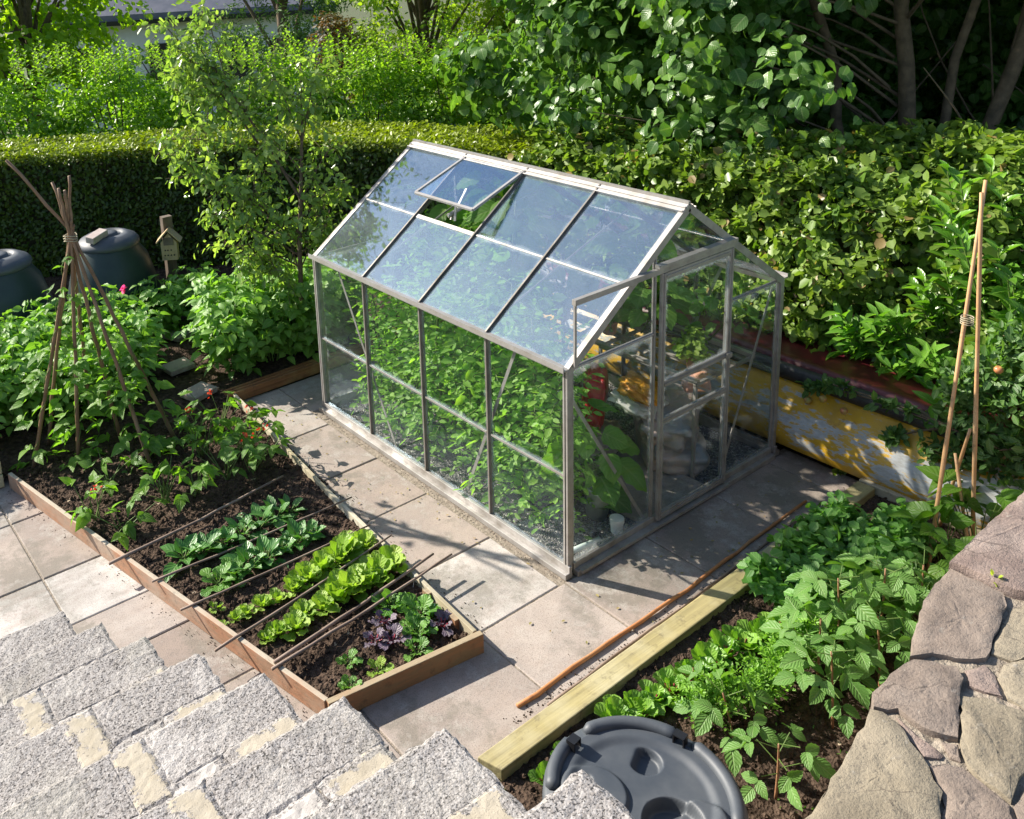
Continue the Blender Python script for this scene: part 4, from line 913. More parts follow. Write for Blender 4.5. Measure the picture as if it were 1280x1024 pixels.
# ================================================================ BOAT
def boat():
    o = thing('boat', 'old boat with peeling yellow hull, black rubbing strip and dark red deck', 'boat', (2.5, 0, 0))
    ns = 34; Y = np.linspace(2.6, -2.6, ns)
    def sec(y):
        t = (y+2.6)/5.2; w = 1 if .12 < t < .8 else (1-((t-.8)/.2)**2*.9 if t >= .8 else 1-((.12-t)/.12)**2*.25)
        cx = 2.50
        # distances from centre line: base, bilge, side, gunwale
        P = [(.22, .015), (.36, .03), (.47, .09), (.49, .18), (.45, .28), (.37, .37), (.30, .44), (.235, .485)]
        return [(cx-p*w, z) for p, z in P], cx, w
    def grid(fn, name, mat, smooth=True):
        V = []; F = []; rows = [fn(y) for y in Y]; k = len(rows[0])
        for r, y in zip(rows, Y): V += [(x, y, z) for x, z in r]
        for i in range(ns-1):
            for j in range(k-1): F.append((i*k+j, i*k+j+1, (i+1)*k+j+1, (i+1)*k+j))
        return mesh(name, V, F, mat, o, tuple(o.location), smooth=smooth)
    sh = lambda y: .0
    def hull(y):
        P, cx, w = sec(y); R = [(2*cx-x, z) for x, z in P[::-1]]; return P[::-1]+[(cx, .0)]+R[::-1]
    grid(hull, 'hull', M['boat'])
    def strip(sg):
        def f(y):
            P, cx, w = sec(y); g0 = cx-P[-1][0]; q = [(g0-.01, .465), (g0+.036, .47), (g0+.050, .50), (g0+.048, .545), (g0+.025, .572), (g0-.02, .57)]
            return [(cx-sg*a, z) for a, z in q]
        return f
    grid(strip(1), 'rubbing_strip', M['rubber']); grid(strip(-1), 'rubbing_strip', M['rubber'])
    def deck(y):
        P, cx, w = sec(y); g0 = cx-P[-1][0]; q = [(g0-.012, .558), (g0-.022, .585), (g0-.05, .605), (g0-.09, .60), (g0*.4, .585), (0, .60)]
        return [(cx-a, z) for a, z in q]+[(cx+a, z) for a, z in q[:-1][::-1]]
    grid(deck, 'deck', M['boatred'])
    for yy in (2.6, -2.6):
        P, cx, w = sec(yy); m = MB(); pts = P[::-1]+[(cx, 0)]+[(2*cx-x, z) for x, z in P]; m.add([(x, yy, z) for x, z in pts], [tuple(range(len(pts)))]); m.obj('transom', M['boat'], o)
boat()

# ================================================================ WATER BUTT
def butt():
    cx, cyy, zt = -1.50, -1.72, .92; R = .312
    o = thing('water_butt', 'dark green water butt with moulded charcoal lid below the steps', 'water butt', (cx, cyy, .05))
    m = MB(); m.lathe([(0, .0), (.24, .0), (.26, .03), (.285, .2), (.315, .45), (.325, .62), (.318, .78), (.305, .83)], (cx, cyy, .05), 64)
    m.obj('barrel', M['butt'], o, smooth=True)
    ld = D.objects.new('lid', None); COL.objects.link(ld); ld.parent = o; ld.location = (0, 0, zt-.05)
    # lid as a polar height field: recessed panels, raised centre disc, dished holes
    nr_, na = 60, 160; V = []; F = []
    def hgt(x, y):
        r = math.hypot(x, y); z = -.004
        z += .0
        def sst(a, b, t): t = min(1, max(0, (t-a)/(b-a))); return t*t*(3-2*t)
        def disc(px, py, rad_, dep, ed=.008):
            return dep*(1-sst(rad_-ed, rad_+ed, math.hypot(x-px, y-py)))
        z += disc(-.115, .10, .105, .014); z += disc(.0, -.115, .088, -.045); z += disc(-.10, .145, .018, -.012, .003)
        # lobe recess (kidney) opposite
        d = math.hypot(x-.15, y-.00); z += -.0
        a = math.atan2(y-.02, x-.06)
        if .0 < 1: z += -.030*(1-sst(.045, .056, math.hypot((x-.115)*1.0, (y-.085)*1.0)))*(1 if True else 0)*sst(-.01, .012, (x-.115)*.4+(y-.085)*-.9+.03)
        z += disc(.07, -.17, .075, .016, .005)
        z += .012*sst(.20, .235, r)
        return z
    for i in range(nr_+1):
        r = .268*i/nr_
        for j in range(na):
            t = 2*math.pi*j/na; x = r*math.cos(t); y = r*math.sin(t); V.append((x, y, hgt(x, y)))
    for i in range(nr_):
        for j in range(na): F.append((i*na+j, i*na+(j+1) % na, (i+1)*na+(j+1) % na, (i+1)*na+j))
    # skirt
    b = len(V); prof = [(.272, .004), (.300, .0), (.312, -.01), (.316, -.05), (.306, -.055)]
    for r, z in prof:
        for j in range(na):
            t = 2*math.pi*j/na; V.append((r*math.cos(t), r*math.sin(t), z))
    last = nr_*na
    for k in range(len(prof)):
        a0 = last if k == 0 else b+(k-1)*na; b0 = b+k*na
        for j in range(na): F.append((a0+j, a0+(j+1) % na, b0+(j+1) % na, b0+j))
    mesh('lid_top', V, F, M['lid'], ld, (0, 0, 0), smooth=True)
    for k, (a0, a1) in enumerate(((15, 82), (95, 138), (150, 205), (-62, 5), (215, 285))):
        m = MB(); pts = [(.282*math.cos(rad(a)), .282*math.sin(rad(a)), .006) for a in np.linspace(a0, a1, 16)]
        m.tube(pts, [.012]+[.024]*14+[.012], 12); m.obj('rim_segment', M['lid'], ld, org=(0, 0, 0), smooth=True)
    for a in (98, 12, -100):
        m = MB(); R_ = Matrix.Rotation(rad(a), 3, 'Z'); c = R_ @ Vector((.262, 0, .022))
        for off, sz in (((0, .018, 0), (.032, .004, .038)), ((0, -.018, 0), (.032, .004, .038)), ((0, 0, .018), (.032, .040, .004)), ((0, 0, -.017), (.032, .040, .004))): m.box(c+R_ @ Vector(off), sz, R_)
        m.obj('clip', M['black'], ld, org=(0, 0, 0))
    m = MB(); m.tube([(-.10, .145, .0), (-.10, .145, .012)], .012, 12); m.tube([(-.112, .145, .012), (-.088, .145, .012)], .003, 6); m.obj('screw_cap', M['black'], ld, org=(0, 0, 0), smooth=True)
butt()

# ================================================================ COMPOST BINS, BIRD HOUSE
def bin_(x, y, label, blabel, sc=1.0):
    o = thing('compost_bin', label, 'compost bin', (x, y, .03), group='compost bins by the hedge'); m = MB()
    m.lathe([(.47, 0), (.48, .03), (.44, .4), (.36, .70), (.29, .80), (.285, .83), (.27, .84)], (x, y, .03), 40); m.obj('bin_body', M['butt'], o, smooth=True)
    m = MB(); m.lathe([(.29, .83), (.298, .845), (.295, .87), (.27, .90), (.20, .935), (.15, .945), (.14, .925), (.10, .92), (.09, .95), (.04, .955), (0, .955)], (x, y, .03), 40); m.obj('lid', M['lid'], o, smooth=True)
    q = MB(); q.box((0, 0, .0), (.21, .10, .065)); b = q.obj('brick', M['brick'], bevel=.006); b.location = (x-.14, y-.10, .03+.955+.012); b.rotation_euler = (.1, -.12, .5); setp(b, blabel, 'brick')
bin_(-.64, 5.35, 'dark green compost bin behind the bean canes', 'grey brick on the lid of the bin behind the canes')
bin_(-1.66, 5.45, 'dark green compost bin cut off by the left edge', 'grey brick on the lid of the leftmost bin')
def birdhouse():
    x, y = -.10, 5.15; K_ = 1.3; o = thing('insect_house', 'small pale wooden insect house with pitched roof on a dark post', 'insect house', (x, y, 0), rz=0)
    m = MB(); m.box((x+.02, y+.07, .50), (.10, .07, 1.10)); m.obj('post', M['postwood'], o)
    R = Matrix.Rotation(rad(-32), 3, 'Z'); c = Vector((x, y, .80))
    m = MB(); m.box(c+Vector((0, 0, -.06*K_)), (.12*K_, .08*K_, .14*K_), R); P = [c+R @ (Vector(v)*K_) for v in ((-.06, -.04, .01), (.06, -.04, .01), (0, -.04, .085), (-.06, .04, .01), (.06, .04, .01), (0, .04, .085))]
    m.add(P, [(0, 1, 2), (3, 5, 4), (0, 2, 5, 3), (1, 4, 5, 2)]); m.obj('box', M['woodpale'], o)
    m = MB(); m.box(c+R @ Vector((0, -.043, .02))*K_, (.075*K_, .006, .06*K_), R); m.obj('mesh_panel', M['postwood'], o)
    m = MB()
    for hx, hz in ((-.03, -.05), (-.01, -.05), (.015, -.05), (-.035, -.09), (-.012, -.09), (.012, -.09), (.035, -.09)):
        p = c+R @ Vector((hx, -.0405, hz))*K_; q = c+R @ Vector((hx, -.043, hz))*K_; m.tube([p, q], .008, 8)
    m.obj('holes', M['black'], o)
    for sg in (-1, 1):
        m = MB(); Rr = R @ Matrix.Rotation(sg*rad(47), 3, 'Y'); m.box(c+R @ Vector((sg*.045, 0, .062))*K_, (.135*K_, .11*K_, .012), Rr); m.obj('roof_panel', M['woodpale'], o)
birdhouse()

# ================================================================ WIGWAM
def wigwam():
    A = np.array([-1.68, 3.02, 1.76]); o = thing('bean_wigwam', 'wigwam of brown canes tied together at the top over climbing beans', 'wigwam', (-1.6, 3.0, .06))
    feet = [(-2.14, 3.13, 1.03), (-1.85, 2.98, 1.20), (-1.46, 2.56, 1.22), (-1.16, 2.83, 1.33), (-1.49, 3.11, 1.18), (-1.57, 3.5, 1.16), (-1.95, 3.4, 1.05)]
    for i, (x, y, e) in enumerate(feet):
        f = np.array([x, y, .05]); a = A+rng.normal(size=3)*[.016, .016, .03]; t = f+(a-f)*e
        if i == 3: t = np.array([-1.98, 3.22, 2.30])
        cane('cane', None, [f, a, t], .0125, M['cane'], parent=None) if False else None
        m = MB(); Q = [f+(a-f)*s for s in np.linspace(0, 1, 14)]+([a+(t-a)*s for s in np.linspace(.2, 1, 5)] if e > 1 else []); Q = [q+rng.normal(size=3)*.003 for q in Q]
        m.tube(Q, [.0145*(1-.3*k/len(Q))*(1.12 if k % 2 else 1) for k in range(len(Q))], 7); m.obj('cane', M['cane'], o, smooth=True)
    m = MB(); 
    for k in range(3):
        z = 1.70+.018*k; m.tube([A+np.array([.045*math.cos(t), .045*math.sin(t), z-1.76+.006*math.sin(t*2)]) for t in np.linspace(0, 6.28, 17)], .004, 5, False)
    m.obj('twine', M['twine'], o, smooth=True)
    for i, (x, y, e) in enumerate(feet[:6]):
        f0 = np.array([x, y, .05]); h = (1.55, .8, .75, .95, 1.1, 1.3)[i]; d = unit((A-f0)[None])[0]
        o2 = thing('climbing_bean', f'runner bean vine winding up the {["leftmost", "second", "front", "rightmost", "middle", "hindmost"][i]} cane of the wigwam', 'bean plant', (x, y, .06), group='beans climbing the wigwam')
        L = np.linalg.norm(A-f0); T_ = np.linspace(0, min(1, h/1.7), 40); m = MB()
        m.tube([f0+(A-f0)*t+np.array([.018*math.cos(t*40), .018*math.sin(t*40), 0]) for t in T_], .0032, 5, False); m.obj('stem', M['stem'], o2, smooth=True)
        n = 24+int(h*9); t = rng.random(n)**1.5*T_[-1]; b = f0+(A-f0)*t[:, None]; an = rng.random(n)*6.28; dd = np.stack([np.cos(an), np.sin(an), .1+0*an], 1); f = Fol()
        compound(f, 'heart', b+dd*(.04+.10*rng.random((n, 1))*(1-t[:, None])), dd, unit(np.array([-.2, .1, 1])+rv(n, .3)), .06, 1, .078*(1-.3*t), .3, 1.0); f.build('foliage', M['bean'], o2)
        if i == 3:
            q = np.array([-1.37, 2.95, 1.28]); f = Fol(); dr = unit(rv(7, 1)); f.add('wide', np.repeat(q[None], 7, 0), dr, unit(rv(7)), .045, .5); fo = f.build('flower', M['flower_pink'], o2); fo['label'] = 'bright pink sweet pea flower'
wigwam()
# pair of tall tan canes at the right
def canepair():
    o = thing('cane_frame', 'pair of tall tan bamboo canes crossed and tied, right of the boat', 'canes', (1.6, -1.25, .05))
    for pts, r in (([(1.49, -1.25, .05), (1.60, -1.222, .48), (2.08, -1.1, 2.14)], .0125), ([(1.85, -1.32, .05), (1.74, -1.22, 2.16)], .012), ([(1.62, -1.42, .05), (1.83, -1.19, .62)], .010), ([(1.95, -1.10, .05), (1.86, -1.24, .78)], .010)):
        m = MB(); P = []
        for a, b in zip(pts, pts[1:]): P += [np.array(a)+(np.array(b)-np.array(a))*t for t in np.linspace(0, 1, 9)[:-1]]
        P.append(np.array(pts[-1])); m.tube(P, [r*(1.14 if k % 3 == 0 else 1)*(1-.2*k/len(P)) for k in range(len(P))], 8); m.obj('cane', M['cane_new'], o, smooth=True)
    m = MB()
    for k in range(4): m.tube([(1.83+.03*math.cos(t), -1.18+.03*math.sin(t), 1.40+.012*k) for t in np.linspace(0, 6.28, 13)], .003, 5, False)
    m.obj('twine', M['twine'], o)
canepair()

# ================================================================ VEGETABLES
def stems(mb, base, tips, r=.003, sag=.02):
    for b, t in zip(base, tips): mb.tube(bez(b, t, (0, 0, sag), 4), [r, r, r*.8, r*.6], 4, False)
def potato_proto(seed):
    o = thing('potato_plant', 'p', 'potato plant', (0, 0, 0)); f = Fol(); m = MB(); ns = 11
    for s in range(ns):
        a = s*2.4+seed; tip = np.array([math.cos(a)*.26*(.35+.8*(s/ns)), math.sin(a)*.26*(.35+.8*(s/ns)), .70-.30*(s/ns)**1.5+rng.normal()*.03]); pts = bez((math.cos(a)*.03, math.sin(a)*.03, 0), tip, (0, 0, .10), 7); m.tube(pts, [.007, .0065, .006, .005, .0045, .004, .003], 5, False)
        n = 9; t = np.linspace(.22, 1, n); P = np.array([np.interp(t, np.linspace(0, 1, 7), [p[i] for p in pts]) for i in range(3)]).T; an = np.arange(n)*2.4+a
        d = np.stack([np.cos(an), np.sin(an), .35+0*an], 1)+np.array([math.cos(a), math.sin(a), 0])*.5
        compound(f, 'pot', P, d, unit(np.array([0, 0, 1])+d*.2+rv(n, .2)), .16, 3, .080, .4, .95)
    f.build('foliage', M['potato'], o); m.obj('stem', M['stem'], o, smooth=True); return o
PP = [potato_proto(0), potato_proto(1.3), potato_proto(2.1)]; pu = [0, 0, 0]
def place(protos, used, k, loc, rz, sc, label, group):
    if not used[k]: used[k] = 1; o = protos[k]; o.location = loc; o.rotation_euler = (0, 0, rz); o.scale = (sc,)*3; o['label'] = label; o['group'] = group; return o
    return copy_tree(protos[k], loc, rz, sc, label, group)
PL = [(-2.45, 3.75), (-2.05, 3.85), (-1.70, 3.72), (-1.38, 3.62), (-2.6, 4.2), (-2.15, 4.3), (-1.75, 4.25), (-1.35, 4.1), (-1.0, 3.95), (-2.4, 4.75), (-1.9, 4.8), (-1.45, 4.65), (-1.05, 4.5), (-2.9, 3.8), (-2.95, 4.6)]
for i, (x, y) in enumerate(PL):
    row = 'front' if y < 3.9 and x > -3 and i not in (8,) else ('middle' if y < 4.4 else 'back')
    place(PP, pu, i % 3, (x, y, .04), i*1.1, .82+.15*rng.random(), f'{ords[i]} potato plant of the patch behind the wigwam, counted from its front left', 'potato plants left of the stepping stones')
PR = [(-.30, 3.55), (.08, 3.50), (.42, 3.45), (.8, 3.5), (-.12, 3.92), (.3, 3.9), (.72, 3.95), (.0, 4.35), (.45, 4.35), (-.45, 4.7), (-.05, 4.75)]
for i, (x, y) in enumerate(PR):
    place(PP, pu, i % 3, (x, y, .04), i*1.7, (.95 if i < 7 else .8)+.12*rng.random(), f'{ords[i]} potato plant of the patch beside the greenhouse, counted from the decking boards', 'potato plants right of the stepping stones')
for k, (x, y, a, s) in enumerate(((-.73, 3.32, .3, .24), (-.66, 3.88, .1, .24), (-.33, 4.55, .4, .3))):
    m = MB(); R = Matrix.Rotation(a, 3, 'Z'); m.box((x, y, .105), (s, s*.8, .045), R); setp(m.obj('stepping_stone', M['slab'], org=(x, y, .085), bevel=.006), ('flat stepping stone nearest the wigwam foot', 'flat grey stepping stone between the potato patches', 'flat dark stepping stone farthest back among potatoes')[k], 'stepping stone')
def bean_bush(x, y, h, label, n=14, fl=0, ls=.068, spread=.10):
    o = thing('runner_bean_plant', label, 'bean plant', (x, y, .06), group='dwarf runner beans in the bed'); f = Fol(); m = MB(); z0 = .06
    k = max(3, n//4); tips = np.array([[x+rng.normal()*spread, y+rng.normal()*spread, z0+h*(.5+.5*rng.random())] for _ in range(n)])
    base = np.array([[x+rng.normal()*.02, y+rng.normal()*.02, z0] for _ in range(n)]); stems(m, base, tips, .004)
    d = unit((tips-base)*[1, 1, .15]+rv(n, .06)); compound(f, 'heart', tips, d, unit(np.array([-.1, .15, 1])+rv(n, .3)), .055, 1, ls, .35, 1.0)
    f.build('foliage', M['bean'], o); m.obj('stem', M['stem'], o, smooth=True)
    for q in range(fl):
        p = np.array([x+rng.normal()*spread*.8, y+rng.normal()*spread*.8, z0+h*(.8+.35*rng.random())]); g_ = Fol(); nn = 9; g_.add('wide', p+rv(nn, .014), unit(rv(nn)), unit(rv(nn)), .022, rng.random(nn)); g_.build('flower', M['flower_red'], o)
        mm = MB(); mm.tube([(x, y, z0+h*.5), p], .002, 4, False); mm.obj('flower_stalk', M['stem'], o)
for x, y, h, l, n, fl in ((-2.0, 2.2, .26, 'small runner bean with red flowers beside the left board', 8, 1), (-1.93, 1.98, .16, 'low runner bean leaning on the left board', 7, 0), (-1.78, 2.55, .22, 'young bean plant in front of the wigwam', 7, 0), (-1.55, 2.1, .24, 'bean bush left in the middle row of the bed', 12, 0), (-1.36, 2.05, .26, 'bean bush next to the thick brown cane', 8, 0), (-1.12, 2.1, .28, 'bushy bean plant in the middle of the bed', 12, 0), (-.92, 2.05, .28, 'bean bush beside the right hand board', 16, 1), (-.82, 2.35, .30, 'runner bean with scarlet flowers hanging over the path', 14, 2), (-1.1, 2.5, .34, 'bean bush between wigwam and path', 14, 1), (-.85, 2.7, .3, 'bean plant closest to the decking boards', 12, 1)):
    bean_bush(x, y, h, l, n, fl)
def rosette(name, x, y, z, tpl, mat, n, size, tilt, cat, label, group=None, stalk=None, jit=.15, parent_only=False):
    o = thing(name, label, cat, (x, y, z), group=group); f = Fol(); a = np.arange(n)*2.4+rng.random()*6; k = np.linspace(0, 1, n)
    el = tilt[0]+(tilt[1]-tilt[0])*k; d = np.stack([np.cos(a)*np.cos(el), np.sin(a)*np.cos(el), np.sin(el)], 1)+rv(n, jit*.5)
    nr = np.stack([-np.cos(a)*np.sin(el), -np.sin(a)*np.sin(el), np.cos(el)+.15], 1)+rv(n, jit*.4)
    p = np.array([x, y, z])+np.stack([np.cos(a), np.sin(a), 0*a], 1)*.008
    f.add(tpl, p, unit(d), unit(nr), size*(.7+.45*rng.random(n))*(1-.15*k)); f.build('leaves', M[mat], o)
    if stalk:
        m = MB()
        for q, dd in zip(p, unit(d)): m.tube([q, q+dd*size*.42], .0035, 4, False)
        m.obj('stalk', M[stalk], o)
    return o
# lettuces
LA = [(-1.80, .80, .05), (-1.72, .80, .055), (-1.64, .81, .06), (-1.55, .81, .075), (-1.46, .80, .09), (-1.36, .80, .12), (-1.26, .82, .13), (-1.13, .84, .15), (-1.01, .85, .155), (-.90, .86, .16), (-.80, .87, .13)]
LB = [(-1.66, .56, .08), (-1.58, .56, .09), (-1.49, .565, .10), (-1.40, .57, .11), (-1.31, .575, .125), (-1.21, .58, .14), (-1.11, .585, .15), (-1.01, .59, .15), (-.91, .60, .15), (-.82, .61, .14)]
for i, (x, y, s) in enumerate(LA): rosette('lettuce', x+rng.normal()*.008, y+rng.normal()*.012, .065, 'lett', 'lettuce', 13+i % 4, s*(.68+.35*rng.random()), (.35, 1.35), 'lettuce', f'{ords[i]} lettuce from the steps side in the rear lettuce row', 'lettuces in the rear row')
for i, (x, y, s) in enumerate(LB): rosette('lettuce', x+rng.normal()*.008, y+rng.normal()*.012, .065, 'lett', 'lettuce', 13+i % 4, s*(.68+.35*rng.random()), (.35, 1.35), 'lettuce', f'{ords[i]} lettuce from the steps side in the front lettuce row', 'lettuces in the front row')
SA = [(-1.72, 1.47, .17), (-1.60, 1.45, .17), (-1.46, 1.44, .17), (-1.33, 1.45, .18), (-1.20, 1.46, .18), (-1.08, 1.47, .17), (-.98, 1.47, .15)]
SB = [(-1.66, 1.13, .16), (-1.56, 1.13, .15), (-1.45, 1.14, .17), (-1.33, 1.15, .17), (-1.22, 1.16, .16), (-1.10, 1.17, .16), (-1.0, 1.17, .14)]
for i, (x, y, s) in enumerate(SA): rosette('spinach', x, y, .065, 'spin' if i < 3 else 'beet', 'spinach', 9+i % 4, s*(.7+.35*rng.random()), (.25, 1.2), 'spinach', f'{ords[i]} dark green spinach from the steps side in the rear spinach row', 'spinach in the rear row', 'stem')
for i, (x, y, s) in enumerate(SB): rosette('spinach', x, y, .065, 'spin' if i > 1 else 'lobe', 'spinach' if i > 1 else 'kale_green', 9+i % 4, s*(.7+.35*rng.random()), (.25, 1.2), 'spinach', f'{ords[i]} leafy green from the steps side in the second spinach row', 'spinach in the second row', 'stem')
KL = [(-1.0, .36, .12, 'kale_green', 'bright green frilly kale beside the crossed canes'), (-.93, .20, .125, 'kale_green', 'frilly green kale nearest the path board'), (-1.02, .10, .115, 'kale_green', 'large green kale in the middle of the kale patch'),
      (-1.10, .28, .08, 'kale_purple', 'purple kale with drooping leaves under the canes'), (-1.15, .14, .09, 'kale_purple', 'purple grey kale in the centre of the corner patch'), (-.87, .07, .085, 'kale_purple', 'small purple kale near the bed corner'), (-1.22, .20, .08, 'kale_purple', 'low purple kale on the soil side of the patch'), (-1.10, .0, .09, 'kale_green', 'small green kale seedling near the front board'),
      (-1.42, .16, .07, 'kale_green', 'tiny green seedling left of the purple kale'), (-1.50, .02, .08, 'kale_green', 'tiny seedling close to the steps corner of the bed'), (-1.33, .02, .08, 'lettuce', 'tiny yellow green seedling by the front board'), (-1.76, .95, .05, 'lettuce', 'tiny seedling on bare soil between the canes')]
for x, y, s, mt, l in KL: rosette('kale', x, y, .065, 'kale', mt, 11 if s > .1 else 7, s, (.3, 1.25), 'kale', l, 'kale and seedlings at the bed corner', 'stem' if mt != 'kale_purple' else 'stem_red')
# right bed
BT = [(-1.12, -.93, .10), (-.98, -.92, .11), (-.66, -.92, .15), (-.54, -.94, .14), (-.42, -.93, .12), (-.30, -.94, .12), (-.16, -.95, .15), (-.04, -.96, .16), (.08, -.96, .16), (.20, -.98, .15), (.32, -1.0, .15), (.44, -1.02, .15), (.56, -1.03, .14)]
for i, (x, y, s) in enumerate(BT): rosette('beetroot', x, y, .055, 'lett', 'beet', 15, s*.82, (.4, 1.35), 'beetroot', f'{ords[i]} beetroot plant from the water butt end of the row along the sleeper', 'beetroot in a row', 'stem_red')
rk = []
for i in range(30):
    x = .62+(i % 6)*.20+rng.normal()*.03; y = -.80-(i//6)*.085+rng.normal()*.02
    if x > 1.62: continue
    rk.append((x, y))
rk.sort(key=lambda q: q[0]); rp0 = None
for i, (x, y) in enumerate(rk):
    lb = 'dark green radish plant with lobed leaves in the dense block beside the far sleeper'
    if rp0 is None or i in (9, 18):
        rp0 = thing('radish_plant', lb, 'radish plant', (x, y, .055), group='radish plants in the dense block'); f = Fol(); m = MB(); cen = ellipsoid_pts((x, y, .20), (.11, .11, .12), 16, .5, -.4); clumps(f, 'wide', cen, .055, 9, .062, .1, .3, (x, y, .05))
        for c in cen: m.tube([(x, y, .055), c], .003, 4, False)
        f.build('leaves', M['rocket'], rp0); m.obj('stalk', M['stem'], rp0)
        if i == 0: rpa = rp0
    else: copy_tree(rp0, (x, y, .055), rng.random()*6, .65+.4*rng.random(), lb, 'radish plants in the dense block')
def parsley_proto(seed):
    o = thing('carrot_plant', 'c', 'carrot plant', (0, 0, 0), group='feathery carrots in a row'); f = Fol(); m = MB(); ns = 16
    a = np.arange(ns)*2.4+seed; tips = np.stack([np.cos(a)*.085*np.linspace(.3, 1, ns), np.sin(a)*.085*np.linspace(.3, 1, ns), .16-.06*np.linspace(0, 1, ns)], 1); stems(m, np.zeros((ns, 3)), tips, .002)
    d = unit(tips*[1, 1, .35]); 
    for k in range(5):
        b = tips-d*(.02*k)+rv(ns, .008); dd = unit(d+rv(ns, .6)); compound(f, 'ov', b, dd, unit(np.array([0, 0, 1])+rv(ns, .3)), .05, 3, .017, .2, 1.0)
    f.build('foliage', M['parsley'], o); m.obj('stem', M['stem'], o); return o
CPR = [parsley_proto(0), parsley_proto(1)]; cu_ = [0, 0]
for i in range(15):
    x = -.36+i*.078+rng.normal()*.01; y = -1.19+rng.normal()*.025
    place(CPR, cu_, i % 2, (x, y, .055), i*1.9, 1.0+.25*rng.random(), f'{ords[i]} feathery carrot plant from the water butt end of its row', 'feathery carrots in a row')
def raspberry(x, y, h, label, n=16, ls=.10, lean=(0, 0), bare=.3):
    o = thing('raspberry_plant', label, 'raspberry plant', (x, y, .05), group='young raspberry canes'); f = Fol(); m = MB(); z0 = .05
    top = np.array([x+lean[0], y+lean[1], z0+h]); pts = bez((x, y, z0), top, (.01, 0, 0), 9); m.tube(pts, [.0065*(1-.4*k/8) for k in range(9)], 6); m.obj('cane', M['cane_brown'], o, smooth=True)
    t = np.linspace(bare, 1, n); P = np.array([np.interp(t, np.linspace(0, 1, 9), [p[i] for p in pts]) for i in range(3)]).T; a = np.arange(n)*2.4+rng.random()*6
    d = np.stack([np.cos(a), np.sin(a), .45+0*a], 1); q = MB(); L = .07+.06*(1-t)+.03*rng.random(n)
    for p, dd, l in zip(P, d, L): q.tube([p, p+dd*l], .002, 4, False)
    q.obj('stalk', M['stem'], o); compound(f, 'rasp', P+d*L[:, None]*.9, unit(d*[1, 1, .1]), unit(np.array([-.15, .05, 1])+rv(n, .22)), .075, 1, ls, .35, 1.05)
    f.build('foliage', M['raspberry'], o)
RS = [(-.43, -1.55, .30, 'small raspberry cane nearest the water butt', 7, .085, (0, 0), .45), (-.32, -1.28, .26, 'low raspberry plant between the carrots and water butt', 10, .095, (-.02, .05), .2), (.09, -1.50, .42, 'raspberry cane with bare red stem in the open soil', 12, .10, (.0, .03), .5), (.42, -1.54, .44, 'raspberry cane closest to the stone wall', 14, .10, (.02, .05), .4),
      (.5, -1.30, .5, 'tall raspberry plant in the middle of the right bed', 20, .11, (-.02, .02), .2), (.72, -1.38, .5, 'raspberry plant left of the crossed tan canes', 20, .11, (0, 0), .2), (.25, -1.33, .42, 'raspberry plant behind the carrots', 16, .105, (0, 0), .2), (.95, -1.45, .45, 'raspberry plant against the stone wall edge', 16, .10, (0, 0), .2), (.75, -1.62, .4, 'raspberry plant half hidden by the stone wall', 14, .1, (0, 0), .2)]
for r in RS: raspberry(r[0], r[1], r[2]*.92, r[3], r[4], r[5]*.78, r[6], r[7])
for x, y, h, l in ((1.28, -1.38, .30, 'bean plant with broad leaves at the wall end of the bed'), (1.55, -1.30, .36, 'bean plant climbing the left tan cane'), (1.80, -1.36, .45, 'bean plant with bright leaves between the tan canes'), (1.15, -1.2, .22, 'bean plant among the raspberries')): bean_bush(x, y, h, l, 9, 0, .12, .10)
soilweeds = Fol(); n = 260; P = np.stack([rng.uniform(-1.0, 1.9, n), rng.uniform(-1.95, -.85, n), .06+0*np.arange(n)], 1); soilweeds.add('ov', P, unit(rv(n)+np.array([0, 0, .8])), unit(rv(n)+np.array([0, 0, 1.])), .018)
setp(soilweeds.build('seedlings', M['kale_green']), 'scattered tiny green seedlings on the dark soil of the right bed', 'seedlings', kind='stuff')

